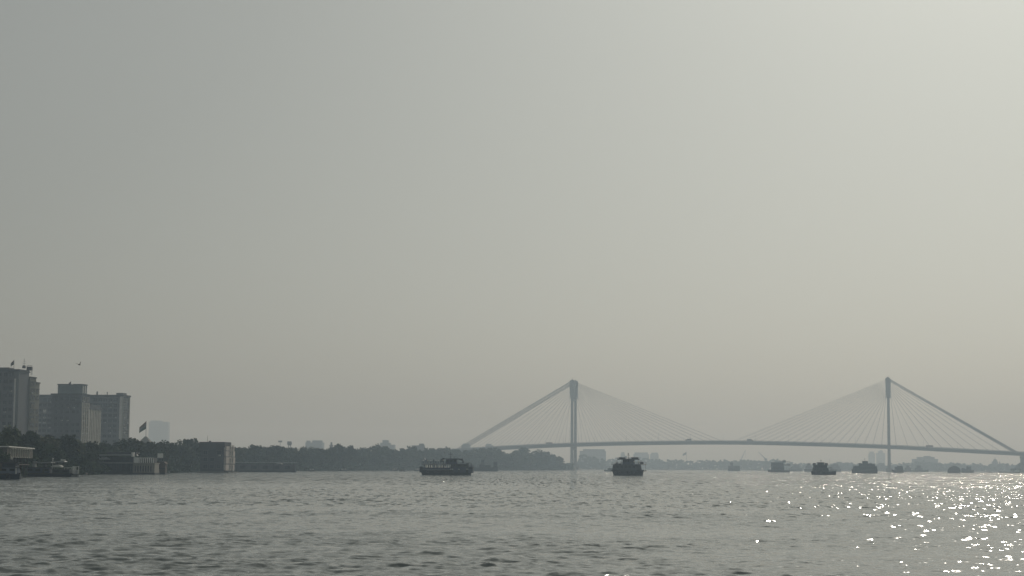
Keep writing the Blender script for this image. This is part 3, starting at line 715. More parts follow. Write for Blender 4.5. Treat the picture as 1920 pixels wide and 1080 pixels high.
for i in range(9): MB().box(X(136 + i * 13), X(144 + i * 13), .9, .997, Z(881), Z(872)).build('opening', M_roofdk, t)
for i in range(6): MB().box(X(156 + i * 15), X(165 + i * 15), 2.4, 2.497, Z(865), Z(859)).build('opening', M_roofdk, t)
MB().box(X(246), X(250), -.5, 1.5, Z(856), Z(848)).build('white_post', M_white, t)
# right pavilion end with balustrade
MB().box(X(250), X(290), -1, 8, Z(886), Z(869.2)).build('end_hall', M_cream, t)
MB().box(X(250), X(291), -1.5, 8.4, Z(869.2), Z(867.7)).build('balcony_floor', M_cream, t)
MB().box(X(252), X(260.5), -1.4, -1.1, Z(867.7), Z(857.6)).build('balcony_panel', M_white, t)
MB().box(X(260.5), X(287.5), -1.4, -1.2, Z(859), Z(857.6)).build('balcony_rail', M_white, t)
for i in range(8): MB().box(X(262 + i * 3.5), X(263.5 + i * 3.5), -1.35, -1.1, Z(867.7), Z(859)).build('baluster', M_white, t)
MB().box(X(253), X(287), .5, 7, Z(867.7), Z(858)).build('balcony_back_wall', M_hullg, t)
for i in range(8): MB().box(X(251 + i * 4.8), X(253 + i * 4.8), -1.35, -1.003, Z(886), Z(869.2)).build('column', M_cream, t)
for i in range(7): MB().box(X(253.6 + i * 4.8), X(255.4 + i * 4.8), -1.06, -1.003, Z(884), Z(873)).build('opening', M_roofdk, t)
MB().box(X(249), X(291), -1.8, 8.5, -1.5, Z(886)).build('pontoon', M_hullg, t)
D2 = D * 1.03
o = at(299, 889, D2); t = thing('ticket_shed', 'small brown ticket shed with dark awning right of the ferry terminal', 'shed', (o.x, o.y, 0))
MB().box(-1.9, 1.9, 0, 4, -1.5, .5).build('pontoon', M_hullg, t); MB().box(-1.7, 1.8, .3, 3.7, .5, 3.5).build('wall', M_brown, t)
MB().prism([(-2.0, 3.5), (2.1, 3.5), (1.4, 4.3), (-1.4, 4.3)], -.2, 4.2).build('roof', M_brown, t); MB().prism([(-1.9, 1.9), (2.0, 1.9), (2.0, 2.1), (-1.9, 2.1)], -.9, .298).build('awning', M_roofdk, t)
MB().box(-.9, -.1, .22, .297, .55, 1.85).build('door', M_cream, t)
o = at(300, 876, D2 + 12); t = thing('notice_board', 'small pale notice board on posts behind the ticket shed', 'sign', (o.x, o.y, 1.5))
zz = at(300, 858, D2 + 12).z - 1.5; [MB().tube((x_, 0, -.6), (x_, 0, zz), .07).build('post', M_rail, t) for x_ in (-.6, .6)]; MB().box(-.95, .95, -.12, -.02, zz - .1, zz + 1.45).build('panel', M_white, t)

# building behind the moored launch at the left edge
o = at(9, hor(9), 405)
t = thing('jetty_house', 'brown jetty house with a pale roof edge at the left picture edge', 'building', (o.x, o.y, 0), R(8))
MB().box(-9, -1.2, 0, 30, -1.5, 4.6).build('wall', M_roofdk, t)  # coloured dark to stand for the shaded recess under the house
for i in range(8): MB().tube((-.4, 1 + i * 6, -1.5), (-.4, 1 + i * 6, 4.6), .16).build('stilt', M_wood, t)
MB().box(-9, .5, -.5, 46, 4.6, 6.9).build('upper_wall', mat('tan plaster', (.12, .108, .09), .9), t)
MB().box(-9.3, .9, -.9, 46.4, 6.9, 7.15).build('roof_edge', M_white, t)
MB().box(-9, .5, -.8, 40, 2.9, 3.1).build('ledge', M_brown, t)
MB().box(-2.2, .3, -.35, -.003, -1.5, 4.4).build('porch_column', M_cream, t)
wins(W14, t, [(.6, 4 + 4.2 * i, 4.8) for i in range(9)], XF)
tree(sx(-2, 398), 398, .6, 5.8, 2, 'dark bush above the porch of the brown jetty house', 'bush by the jetty house', 1.0, 'bush')

# ------------------------------------------------------------------ boats
def hull_rings(L, B, sheer, draft=.7, bow=1.0, rise=.5, stern=.85, flare=.78, rake=.05):
    """bow at +x; rings of a closed hull"""
    rings = []; n = 14
    for i in range(n + 1):
        u = i / n; x = -L / 2 + L * u
        if u < .12: hb = stern + (1 - stern) * (u / .12)
        elif u < .62: hb = 1.0
        else: hb = 1.0 - ((u - .62) / .38) ** 2.1 * bow
        hb = max(hb, .06) * B / 2
        z = sheer + rise * max(0, (u - .5) / .5) ** 2 + rise * .25 * max(0, (.2 - u) / .2) ** 2
        k = x * (1 - 2 * rake * abs(u - .5))
        xb = x * (1 - rake) if u not in (0, 1) else x * (1 - rake * 1.6)
        rings.append([(xb, -hb * flare * .75, -draft), (xb, hb * flare * .75, -draft), ((x + xb) / 2, hb * flare, .1), (x, hb, z), (x, -hb, z), ((x + xb) / 2, -hb * flare, .1)])
    return rings
def boat(name, label, px0, px1, ywl, blocks, yaw=0, beam=.26, sheer_px=6, rise_px=1.5, hullm=None, group=None, flip=False, cat='boat', bow=.9, foreshort=1.0, rake=.05, tyres=0):
    """a boat whose waterline lies at ywl between columns px0..px1; blocks: (kind, x0, x1, ytop, ybottom, material[, half-beam fraction])"""
    xc = (px0 + px1) / 2; D = wl_dist(xc, ywl); S = D / F
    p = at(xc, ywl, D)
    L = (px1 - px0) * S / foreshort; B = L * beam
    t = thing(name, label, cat, (p.x, p.y, 0), yaw, group)
    m = MB(); rr = hull_rings(L, B, sheer_px * S, bow=bow, rise=rise_px * S, rake=rake)
    if flip: rr = [[(-x, -y, z) for x, y, z in r] for r in rr]
    m.loft(rr); h = m.build('hull', hullm or M_hull, t)
    ms = MB()
    for a, b in zip(rr[:-1], rr[1:]):
        for i in (3, 4): ms.tube(a[i], b[i], .11, None, 5)
    ms.build('rubbing_strake', M_wood, h)
    for i in range(tyres):
        u = .2 + .6 * i / max(1, tyres - 1); r_ = rr[int(u * 14)]
        q = r_[4] if not flip else r_[3]; q = min((r_[3], r_[4]), key=lambda v: v[1])
        mm = MB(); pts = [Vector((q[0] + .42 * math.cos(a), q[1] - .12, q[2] - .65 + .42 * math.sin(a))) for a in [2 * math.pi * k / 10 for k in range(11)]]
        mm.path(pts, .13, 5); mm.build('tyre_fender', M_roofdk, h)
    K = (1 / foreshort) * S
    for bk in blocks:
        kind, a, b, yt, yb, mt = bk[:6]; wf = bk[6] if len(bk) > 6 else .8
        x0, x1 = (a - xc) * K, (b - xc) * K; z1, z0 = (ywl - yt) * S, (ywl - yb) * S; hw = B / 2 * wf
        if kind == 'cabin':
            q = MB().box(x0, x1, -hw, hw, z0, z1, .04 * (x1 - x0), .05).build('cabin', mt, t)
            MB().box(x0 - .2, x1 + .2, -hw - .15, hw + .15, z1, z1 + .14).build('roof', M_roofdk, q)
            n = max(1, int((x1 - x0) / 1.7)); wz = (z1 - z0)
            for i in range(n):
                cx = x0 + (i + .5) * (x1 - x0) / n; wv = (x1 - x0) / n * .3
                MB().box(cx - wv, cx + wv, -hw - .02, -hw + .12, z0 + wz * .45, z0 + wz * .82).build('window', M_glass, q)
        elif kind == 'house':               # wheelhouse with windows all round
            q = MB().box(x0, x1, -hw, hw, z0, z1, .06 * (x1 - x0), .06).build('wheelhouse', mt, t)
            MB().box(x0 - .35, x1 + .35, -hw - .3, hw + .3, z1, z1 + .16).build('roof', M_roofdk, q)
            for i in range(3):
                cx = x0 + (i + .5) * (x1 - x0) / 3; wv = (x1 - x0) / 3 * .34
                MB().box(cx - wv, cx + wv, -hw - .02, -hw + .14, z0 + (z1 - z0) * .5, z0 + (z1 - z0) * .85).build('window', M_glass, q)
        elif kind == 'awning':              # roof slab on posts, open sides
            MB().prism([(x0, z1 - .3), (x0 + .4, z1 - .05), (x1 - .4, z1), (x1, z1 - .25), (x1, z1 - .36), (x0, z1 - .42)], -hw, hw).build('awning', mt, t)
            n = max(2, int((x1 - x0) / 2.6) + 1)
            for i in range(n):
                for s in (-1, 1): MB().tube((x0 + .3 + i * (x1 - x0 - .6) / (n - 1), s * (hw - .15), z0), (x0 + .3 + i * (x1 - x0 - .6) / (n - 1), s * (hw - .15), z1 - .2), .06, None, 5).build('awning_post', M_rail, t)
        elif kind == 'deck': MB().box(x0, x1, -hw, hw, z0, z1).build('deck', mt, t)
        elif kind == 'side': 
            for s in (-1, 1): MB().box(x0, x1, s * hw - .05, s * hw + .05, z0, z1).build('bulwark', mt, t)
        elif kind == 'rail':
            for s in (-1, 1):
                m = MB(); m.tube((x0, s * hw, z1), (x1, s * hw, z1), .05, None, 4); m.tube((x0, s * hw, (z0 + z1) / 2), (x1, s * hw, (z0 + z1) / 2), .035, None, 4)
                n = max(2, int((x1 - x0) / 1.3))
                for i in range(n + 1): m.tube((x0 + i * (x1 - x0) / n, s * hw, z0), (x0 + i * (x1 - x0) / n, s * hw, z1), .04, None, 4)
                m.build('railing', mt, t)
        elif kind == 'mast':
            xm = (x0 + x1) / 2; m = MB(); m.tube((xm, 0, z0), (xm, 0, z1), .11, .05, 6)
            w_ = (x1 - x0) / 2; m.tube((xm - w_, 0, z0 + (z1 - z0) * .62), (xm + w_, 0, z0 + (z1 - z0) * .62), .06, None, 5); m.tube((xm, -w_, z0 + (z1 - z0) * .8), (xm, w_, z0 + (z1 - z0) * .8), .05, None, 5)
            m.box(xm - .16, xm + .16, -.16, .16, z0 + (z1 - z0) * .86, z0 + (z1 - z0) * .95); m.build('mast', mt, t)
            MB().tube((xm, 0, z0 + (z1 - z0) * .9), (xm + w_ * 2.2, 0, z0), .02, None, 4).build('stay_wire', mt, t)
        elif kind == 'funnel': MB().tube(((x0 + x1) / 2, 0, z0), ((x0 + x1) / 2, 0, z1), (x1 - x0) / 2, (x1 - x0) * .42, 10).build('funnel', mt, t)
        elif kind == 'arc':                 # bent tube frame at the roof's end
            sg = 1 if x1 > x0 else -1; pts = []
            for i in range(9):
                u = i / 8 * math.pi / 2 * 1.5; pts.append((x0 + (x1 - x0) * math.sin(min(u, math.pi / 2)) if u < math.pi / 2 else x1 - (x1 - x0) * .35 * (1 - math.sin(u)), 0, z0 + (z1 - z0) * (math.cos(u) * .5 + .5)))
            m = MB()
            for s in (-hw, hw): m.path([(x, s, z) for x, _, z in pts], .2, 6)
            for x, _, z in pts[::2]: m.tube((x, -hw, z), (x, hw, z), .08, None, 5)
            m.build('roof_bow', mt, t)
        elif kind == 'crate': MB().box(x0, x1, -hw * .6, hw * .6, z0, z1, .05, .05).build('locker', mt, t)
        elif kind == 'dome':
            m = MB(); prof = [(x0 + (x1 - x0) * i / 10, z0 + (z1 - z0) * math.sin(math.pi * (.06 + .88 * i / 10)) ** .6) for i in range(11)]
            m.prism([(x0, z0)] + prof + [(x1, z0)], -hw, hw); m.build('canopy', mt, t)
        elif kind == 'board': MB().box(x0, x1, -hw - .04, -hw + .02, z0, z1).build('panel', mt, t)
        elif kind == 'bright_gap': MB().box(x0, x1, hw - .01, hw + .01, z0, z1).build('bright_gap_sheet', mt, t)  # added thin sheet on the far side, catches sun as a bright patch
        elif kind == 'box': MB().box(x0, x1, -hw, hw, z0, z1).build('deck_house', mt, t)
    return t, (xc, D, S, B, K, ywl)

# near ferry, broadside, people on both decks
fer, G = boat('passenger_ferry', 'dark double-deck passenger ferry seen broadside with people crowding its open decks', 790, 884.5, 890.9, [
    ('deck', 789, 887, 876.8, 878.6, M_hull, 1.0), ('side', 790, 846, 877.0, 880.5, M_cab, .99),
    ('board', 788, 794, 875, 886, M_hull, 1.0), ('cabin', 845, 879, 870.3, 877.0, M_cabg, .96), ('board', 851, 860.5, 876, 886, M_cab, 1.02), ('board', 863, 875, 876, 886, M_cab, 1.02),
    ('box', 879, 887, 874.6, 886.5, M_cab, .8), ('awning', 791, 846, 869.6, 877, M_steel, .95), ('rail', 790, 836, 865.2, 869.6, M_rail, .95), ('rail', 858, 880, 866.5, 870.3, M_rail, .9),
    ('house', 836, 857.5, 861.2, 870.3, M_cab, .72), ('deck', 829, 867, 859.8, 861.4, M_roofdk, .85), ('arc', 833, 828, 859.8, 867.5, M_roofdk, .85), ('arc', 862, 868, 861.5, 869.5, M_roofdk, .85),
    *[('bright_gap', a_, b_, 872.2 + d_, 877.6 + e_, M_sheer, .9) for a_, b_, d_, e_ in ((796, 800.5, 0, .4), (802.5, 804.5, 0, 1), (806.5, 810, .3, .6), (813, 817.5, 0, 0), (820, 824, .6, .9), (826, 828.5, .3, .2), (831.5, 835.5, .8, 1), (838, 840, .4, 0), (842.5, 844.5, .2, 3.4))],  # invented sheets that glow in the sun as bright gaps between people
    ('mast', 840.5, 848, 848, 859.8, M_rail), ('crate', 874, 879, 868.6, 870.3, M_roofdk), ('mast', 882, 884, 868, 875, M_rail), ('rail', 879, 887, 871.8, 874.6, M_rail, .7)],
    yaw=R(-4), beam=.27, sheer_px=9.5, rise_px=1.2, tyres=7, bow=.75, hullm=M_hull)
f2, G2 = boat('passenger_ferry', 'dark compact ferry seen at an angle with wide wheelhouse roof, right of the left tower', 1150, 1208, 891.6, [
    ('cabin', 1150, 1200, 871.5, 882, M_cabg, .95), ('deck', 1148.5, 1209.5, 882, 883.6, M_hull, 1.0), ('awning', 1193, 1209.5, 869.6, 882, M_steel, .95),
    ('rail', 1149.5, 1169, 867.6, 871.5, M_rail, .9), ('rail', 1188, 1209, 866.5, 870.2, M_rail, .9), ('house', 1170.5, 1186.5, 861, 871.5, M_cab, .8),
    ('deck', 1161, 1195, 860.3, 862.2, M_roofdk, .95), ('crate', 1161.5, 1169, 857.9, 860.3, M_roofdk), ('crate', 1189, 1194.5, 857.6, 860.3, M_roofdk, 1.2), ('rail', 1161, 1176, 857.8, 860.3, M_rail, .8),
    ('mast', 1175.5, 1180.5, 849.5, 860.3, M_rail), ('crate', 1152, 1160, 869, 871.5, M_roofdk), ('crate', 1204, 1208, 866.5, 870, M_roofdk, .5)],
    yaw=R(-38), beam=.34, sheer_px=8.5, rise_px=2.4, tyres=5, foreshort=.93, bow=.7)
boat('cargo_launch', 'grey cargo launch with two small deckhouses behind the bow of the near ferry', 884, 933.5, 883.6, [
    ('cabin', 898, 909, 870.5, 877, M_hullg, .8), ('house', 901.5, 908, 862, 870.5, M_hullg, .6), ('cabin', 908, 920, 872.5, 877, M_hullg, .7), ('house', 925, 932, 866.5, 876, M_hullg, .7), ('mast', 903, 906, 858, 862, M_rail), ('rail', 886, 898, 874.5, 877, M_rail, .9)],
    beam=.24, sheer_px=6.8, rise_px=1.0, hullm=M_hullg, yaw=R(5), bow=.6)
boat('motor_launch', 'small low launch with a thin canopy half hidden behind the compact ferry', 1132.5, 1152, 883.9, [
    ('cabin', 1139, 1151, 878, 881.7, M_hullg, .7), ('awning', 1135, 1151, 874.4, 881, M_tin, .8)], beam=.3, sheer_px=2.2, rise_px=.8, hullm=M_hullg, flip=True)
boat('motor_launch', 'lone hazy launch with high wheelhouse left of the boat group', 1365, 1387.5, 883.2, [
    ('box', 1366, 1377, 873.5, 879.5, M_hullg, .8), ('house', 1369.5, 1374.5, 867.5, 873.5, M_hullg, .7), ('cabin', 1377, 1387, 873.6, 879.5, M_hullg, .8), ('mast', 1371, 1373, 865, 867.5, M_rail)], beam=.34, sheer_px=4.2, hullm=M_hullg, bow=.4)
boat('houseboat', 'boxy two-deck houseboat with flat roof, largest hazy boat left of the dark tug', 1439.5, 1480.5, 885.4, [
    ('cabin', 1446.5, 1470, 874.5, 882, M_hullg, .9), ('cabin', 1446, 1469, 867.2, 874.5, M_hullg, .88), ('awning', 1449, 1481, 864.6, 872, M_steel, .95), ('deck', 1447, 1481, 871, 872.6, M_hullg, .9), ('crate', 1468, 1473, 863.2, 867, M_hullg), ('awning', 1469, 1481, 870.5, 882, M_steel, .9), ('mast', 1469, 1472, 861, 865, M_rail)],
    beam=.33, sheer_px=3.8, rise_px=.6, hullm=M_hullg, bow=.5, flip=True)
boat('covered_barge', 'pale round-canopied barge just right of the boxy houseboat', 1480, 1504.5, 883.6, [('dome', 1481, 1502, 871.8, 881, M_tin, .9)], beam=.3, sheer_px=3.0, hullm=M_hullg, bow=.7)
boat('motor_launch', 'pale launch with pointed deckhouse just left of the dark tug', 1508, 1524, 884.3, [
    ('box', 1510, 1522, 873.5, 880, M_tin, .8), ('house', 1513.5, 1520, 869, 873.5, M_tin, .7), ('mast', 1516, 1518, 866.5, 869, M_rail)], beam=.4, sheer_px=4.5, hullm=M_hullg, bow=.4)
boat('tug_boat', 'darkest tug-like boat of the right-hand group with stepped upperworks and low bow', 1521.5, 1568, 890.2, [
    ('cabin', 1524, 1553, 877.5, 884, M_cabg, .95), ('box', 1526, 1550, 872.6, 877.5, M_hull, .85), ('house', 1533, 1545, 867.5, 872.6, M_cabg, .8), ('deck', 1525, 1552, 871.6, 872.8, M_roofdk, .95), ('crate', 1525, 1529, 868.4, 872, M_roofdk, 1.3), ('crate', 1547, 1551.5, 868.2, 872, M_roofdk, 1.3), ('mast', 1537.5, 1541.5, 862, 867.5, M_rail),
    ('rail', 1553, 1567, 879.5, 884, M_rail, .7), ('awning', 1552, 1560, 876.5, 884, M_steel, .8)], beam=.3, sheer_px=6, rise_px=.6, hullm=M_hull, tyres=4)
boat('covered_barge', 'bluish hazy barge with rounded top behind the bow of the dark tug', 1551, 1577, 884.4, [('dome', 1553, 1575, 869.8, 881, M_tin, .9), ('mast', 1554.5, 1557.5, 861, 871, M_rail)], beam=.3, sheer_px=3.6, hullm=M_hullg, bow=.6)
boat('passenger_ferry', 'grey ferry with centred stepped wheelhouse just left of the right bridge tower', 1597, 1644.5, 887.3, [
    ('cabin', 1599.5, 1644, 874.2, 882, M_cabg, .95), ('cabin', 1611, 1640, 870.5, 874.2, M_cabg, .85), ('house', 1617.5, 1627, 864.8, 870.5, M_cabg, .75), ('mast', 1620.5, 1623, 859.2, 864.8, M_rail), ('rail', 1600, 1612, 872.4, 874.2, M_rail, .9), ('crate', 1611, 1615, 868.5, 870.5, M_cabg, 1.2), ('crate', 1629, 1634, 868.8, 870.5, M_cabg, 1.2)],
    beam=.3, sheer_px=6, rise_px=.8, hullm=M_hullg, flip=True, bow=.6)
boat('motor_launch', 'squat grey launch moored against the foot of the right bridge tower', 1672, 1694.5, 886.4, [
    ('cabin', 1678, 1693, 875.5, 882, M_cabg, .9), ('box', 1683, 1692, 873.4, 875.5, M_cabg, .7)], beam=.36, sheer_px=4.6, hullm=M_hullg, bow=.3, flip=True)
boat('river_barge', 'long pale barge with two small deckhouses right of the right tower', 1693, 1741, 884.9, [
    ('box', 1697, 1708, 877, 881.8, M_hullg, .8), ('house', 1700, 1705, 873, 877, M_hullg, .7), ('house', 1719, 1726, 873, 881.8, M_hullg, .8), ('box', 1716, 1729, 877.5, 881.8, M_hullg, .85), ('mast', 1721.5, 1724, 870.8, 873, M_rail)], beam=.2, sheer_px=3.2, hullm=M_hullg, bow=.6)
boat('covered_barge', 'humped dark barge, left one of the pair before the right side span', 1777, 1800.5, 886.9, [('dome', 1778, 1800, 873.5, 884, M_hullg, .9)], beam=.36, sheer_px=3.4, hullm=M_hullg, bow=.3)
boat('motor_launch', 'launch with wheelhouse at its right end, right one of the pair', 1802, 1826.5, 886.5, [
    ('box', 1803, 1812, 879, 883.5, M_hullg, .8), ('house', 1812.5, 1820.5, 875, 883.5, M_hullg, .8), ('box', 1803.5, 1808.5, 877.8, 879, M_hullg, .5), ('mast', 1813.5, 1815.5, 873, 875, M_rail)], beam=.33, sheer_px=3.6, hullm=M_hullg)
def canoe(px0, px1, y, label, crew=0):
    xc = (px0 + px1) / 2; D = wl_dist(xc, y); S = D / F; L = (px1 - px0) * S; p = at(xc, y, D)
    t = thing('country_boat', label, 'boat', (p.x, p.y, 0)); n = 12; rings = []
    for i in range(n + 1):
        u = i / n; x = -L / 2 + L * u; c = abs(2 * u - 1); hb = max(.05, (1 - c ** 2.4)) * .16 * L; z = .38 + .5 * c ** 3
        rings.append([(x * .94, -hb * .5, -.25), (x * .94, hb * .5, -.25), (x, hb, z), (x, -hb, z)])
    MB().loft(rings).build('hull', M_wood, t)
    m = MB(); prof = []
    for i in range(9): a = math.pi * i / 8; prof.append((L * .22 * math.cos(a), .45 + .95 * math.sin(a)))
    m.prism([(q[0], q[1]) for q in prof], -L * .1, L * .1); m.build('reed_canopy', mat('reed mat', (.15, .12, .07), .95), t)
    MB().tube((-L * .4, 0, .5), (-L * .62, .2, -.1), .06).build('steering_oar', M_wood, t)
canoe(748.5, 759.5, 883.9, 'little dark country boat alone left of the near ferry')
canoe(1752.5, 1763, 884.8, 'tiny country boat between the long barge and the humped barge')
canoe(1851.5, 1861.5, 886.0, 'tiny country boat right of the pair of boats')
canoe(1886.5, 1895, 886.0, 'tiny country boat beside the bushes of the right end pier')

# moored launches on the left
boat('motor_launch', 'dark navy launch with slate cabin cut by the left picture edge', -46, 39, 898.6, [
    ('cabin', -30, 36, 876.5, 888, mat('worn blue cabin paint', (.13, .16, .21), .6), .86), ('cabin', -28, 33, 868.5, 876.5, M_hullb, .8), ('deck', -36, 39, 865.6, 868.5, M_roofdk, .95), ('box', 2, 8, 868.5, 883, M_brown, .9), ('rail', -30, 36, 861.5, 865.6, M_rail, .8),
    ('board', 35, 36.4, 874, 888, M_white, .9), ('crate', 30, 38, 886, 889, M_cab)], beam=.24, sheer_px=10, rise_px=2.0, hullm=M_hullb, yaw=R(-12), tyres=4, foreshort=.97)
t = thing('mooring_fender', 'pale slanted mooring float at the bow of the navy launch', 'float', at(38.5, 898, wl_dist(39, 898.4)) * 1)
t.location.z = 0
MB().tube((0, 0, -.5), (-.15, 0, 1.2), .28, .22, 8).build('float', M_tin, t); MB().tube((-.15, 0, 1.2), (-.7, .3, 1.9), .04).build('rope', M_wood, t)
boat('motor_launch', 'long low moored launch with white bow rail and deck awnings, left foreground', 44, 141, 893.6, [
    ('cabin', 50, 96, 877, 888, M_cab, .85), ('cabin', 100, 134, 880.5, 888, M_cabg, .85), ('awning', 62, 100, 866, 877, M_tin, .8), ('awning', 100, 124, 863.8, 880, M_tin, .75), ('box', 61, 66, 866, 877, M_white, .4),
    ('mast', 96.5, 100, 858, 880, M_white), ('dome', 98, 117, 871.5, 876, M_white, .8), ('board', 116, 125, 861, 864.5, M_white, .7), ('rail', 124, 140, 876, 886, M_white, .7), ('crate', 82, 86, 870, 877, M_roofdk), ('board', 82, 86, 878, 887, M_roofdk, .86)],
    beam=.2, sheer_px=5.5, rise_px=1.5, hullm=M_hullb, yaw=R(-6))
boat('skiff', 'small white skiff with framed bow rail at the end of the moored launch', 134, 148.5, 894.2, [('rail', 136, 147, 874.5, 888, M_white, .8), ('box', 137, 146, 881, 890, M_tin, .6), ('board', 138, 140, 874.5, 888, M_white, .8)], beam=.4, sheer_px=4, hullm=M_tin)
# moored craft dots along the left bank
for px0, px1, y, lab in ((578, 590, 883.4, 'tiny pale moored boat at the left bank below the flat-topped block'), (637, 651, 883.0, 'tiny pale canopied boat at the bank below the wide flat-topped tree'), (732, 746, 882.6, 'pair-like pale moored launch just left of the little country boat'),
                         (776, 790, 882.6, 'tiny pale launch at the bank just left of the near ferry stern')):
    boat('moored_launch', lab, px0, px1, y + .3, [('cabin', px0 + 3, px1 - 2, y - 4.6, y - 1.5, M_white, .8)], beam=.3, sheer_px=2, hullm=M_hullg)

# ------------------------------------------------------------------ people
def person_mesh(name, mats, arm=0):
    """one continuous low figure 1.68 m tall grown with the skin modifier"""
    me = bpy.data.meshes.new(name)
    V = [(0, 0, .92), (0, 0, 1.18), (0, 0, 1.38), (0, .0, 1.48), (0, -.01, 1.58), (0, -.01, 1.66),
         (-.10, 0, .86), (-.11, -.01, .48), (-.11, .02, .08), (-.12, -.12, .03), (.10, 0, .86), (.11, .03, .48), (.11, .05, .08), (.12, -.07, .03),
         (-.19, 0, 1.36), (-.25, -.01 - .05 * arm, 1.1), (-.23, -.10 - .2 * arm, .88 + .2 * arm), (.19, 0, 1.36), (.25, -.01, 1.1), (.24, -.08, .88)]
    E = [(0, 1), (1, 2), (2, 3), (3, 4), (4, 5), (0, 6), (6, 7), (7, 8), (8, 9), (0, 10), (10, 11), (11, 12), (12, 13), (2, 14), (14, 15), (15, 16), (2, 17), (17, 18), (18, 19)]
    rad = [.15, .14, .16, .06, .105, .085, .10, .075, .05, .04, .10, .075, .05, .04, .075, .055, .04, .075, .055, .04]
    me.from_pydata(V, E, []); o = bpy.data.objects.new(name, me); COL.objects.link(o)
    sk = o.modifiers.new('skin', 'SKIN'); sk.use_smooth_shade = True
    for i, r in enumerate(rad):
        me.skin_vertices[0].data[i].radius = (r, r * (.72 if i in (0, 1, 2) else 1)); me.skin_vertices[0].data[i].use_root = (i == 0)
    sb = o.modifiers.new('sub', 'SUBSURF'); sb.levels = 1; sb.render_levels = 1
    dg = bpy.context.evaluated_depsgraph_get(); out = bpy.data.meshes.new_from_object(o.evaluated_get(dg)); out.name = name
    bpy.data.objects.remove(o)
    out.materials.clear()
    for m in mats: out.materials.append(m)
    for p in out.polygons:
        c = p.center; p.material_index = 2 if (c.z > 1.46 or (abs(c.x) > .17 and c.z < 1.0 and c.z > .8)) else (1 if c.z < .93 else 0); p.use_smooth = True
    return out
M_skin = mat('brown skin', (.18, .10, .06), .7, .05); M_hair = mat('black hair', (.01, .01, .01), .6, .05)
hairm = MB(); hairm.ball((0, .015, 1.635), .115, .12, .085, 10, 6); hair = hairm.mesh('hair', M_hair)
shirts = [('white', (.7, .7, .68)), ('dark blue', (.03, .05, .12)), ('grey', (.2, .2, .21)), ('brown', (.14, .08, .05)), ('dark green', (.03, .08, .05)), ('pale yellow', (.62, .58, .45))]
PM = [(n, person_mesh('person', [mat(n + ' shirt', c, .9, .1), mat('dark trousers', (.03, .03, .035), .9, .1), M_skin], i % 2)) for i, (n, c) in enumerate(shirts)]
ORD = ['first', 'second', 'third', 'fourth', 'fifth', 'sixth', 'seventh', 'eighth', 'ninth', 'tenth', 'eleventh', 'twelfth', 'thirteenth']
def people_on(G, root, pxs, ydeck, tpl, side=-.62):
    xc, D, S, B, K, ywl = G
    for i, px in enumerate(pxs):
        lx = (px - xc) * K; ly = B / 2 * side + rnd.uniform(-.25, .25); z = (ywl - ydeck) * S
        c = math.cos(root.rotation_euler.z); s = math.sin(root.rotation_euler.z)
        n, me = PM[rnd.choice((0, 0, 0, 2, 5, 5, 1, 3, 4))]
        p = thing('person', tpl % ('person in %s shirt ' % n, ORD[i]), 'person', (root.location.x + lx * c - ly * s, root.location.y + lx * s + ly * c, z), rnd.uniform(-1.2, 1.2))
        sc = rnd.uniform(.93, 1.05); link('body', me, p, scale=(sc,) * 3); link('hair', hair, p, scale=(sc,) * 3)
people_on(G, fer, [797, 800, 804.5, 808, 812.5, 816, 820, 824, 828, 832, 836, 840.5], 876.8, '%son the broadside ferry\'s lower deck, %s from stern', -.75)
people_on(G, fer, [794.5, 799.5, 803, 808, 814, 818, 822.5, 827, 832], 869.6, '%son the broadside ferry\'s upper deck, %s from stern', -.7)
people_on(G2, f2, [1155, 1164, 1191, 1199, 1205], 871.4, '%son the compact ferry\'s roof, %s from its left', -.1)
xc, D, S, B, K, ywl = G
b = at(796.5, 869.5, D - 1); t = thing('stern_flag', 'small bright white flag at the stern of the broadside ferry', 'flag', b)
MB().tube((0, 0, 0), (-.12, 0, 2.5), .035, .025).build('staff', M_rail, t)
m = MB(); vs = []; fs = []
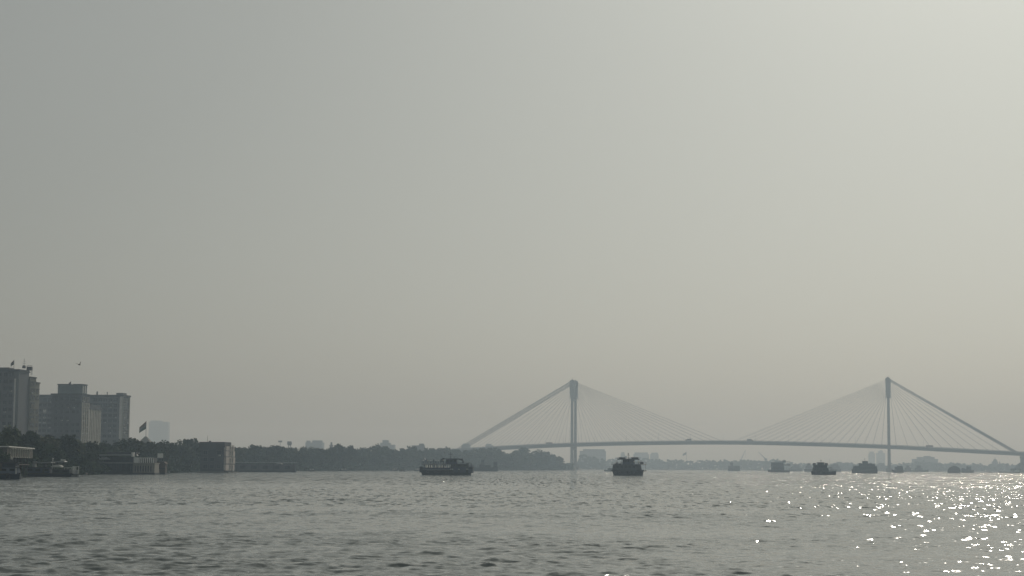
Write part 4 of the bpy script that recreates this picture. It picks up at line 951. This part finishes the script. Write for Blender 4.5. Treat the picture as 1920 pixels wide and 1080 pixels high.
for j in range(4):
    for i in range(6): u = i / 5; v = j / 3; vs.append((-.1 + .42 * u + .1 * v, .1 * math.sin(u * 6), 2.45 - v * .9 - .75 * u))
for j in range(3):
    for i in range(5): fs.append((j * 6 + i, (j + 1) * 6 + i, (j + 1) * 6 + i + 1, j * 6 + i + 1))
m.add(vs, fs).build('cloth', M_sheer, t, smooth=True)
# the bird
b = at(149, 684, 250); t = thing('flying_bird', 'small dark bird in the sky above the office blocks', 'bird', b, R(62)); t.rotation_euler.x = R(-18)
bm_ = MB(); bm_.loft([[(x, r * math.cos(a), r * math.sin(a)) for a in [2 * math.pi * k / 8 for k in range(8)]] for x, r in ((-.32, .01), (-.2, .035), (-.05, .065), (.1, .055), (.17, .032), (.22, .036), (.27, .01))])
bm_.add([(-.3, 0, .01), (-.46, -.06, .0), (-.46, .06, .0)], [(0, 1, 2)]); bm_.build('body', M_roofdk, t, smooth=True)
for s in (-1, 1):
    m = MB(); m.add([(.1, s * .03, .03), (-.08, s * .03, .03), (-.07, s * .26, .24), (.08, s * .24, .25), (-.16, s * .55, .33), (-.1, s * .5, .36)], [(0, 1, 2, 3), (3, 2, 4, 5)]); m.build('wing', M_roofdk, t)

# ------------------------------------------------------------------ haze
HZ = MB().box(-4000, 4000, -120, 7200, -3.2, 150)
hm = bpy.data.materials.new('haze'); hm.use_nodes = True; hn = hm.node_tree; hn.nodes.clear()
pv2 = hn.nodes.new('ShaderNodeVolumePrincipled'); ho = hn.nodes.new('ShaderNodeOutputMaterial'); hn.links.new(pv2.outputs[0], ho.inputs['Volume'])
pv2.inputs['Color'].default_value = (0.62, 0.77, 0.92, 1); pv2.inputs['Absorption Color'].default_value = (1, 1, 1, 1); pv2.inputs['Density'].default_value = 0.00034; pv2.inputs['Anisotropy'].default_value = 0.45
tag(HZ.build('haze', hm), 'pale grey haze filling the air over the river', 'haze', kind='stuff')
print('TRIS', sum(sum(len(p.vertices) - 2 for p in me.polygons) for me in bpy.data.meshes), 'OBJ', len(bpy.data.objects))
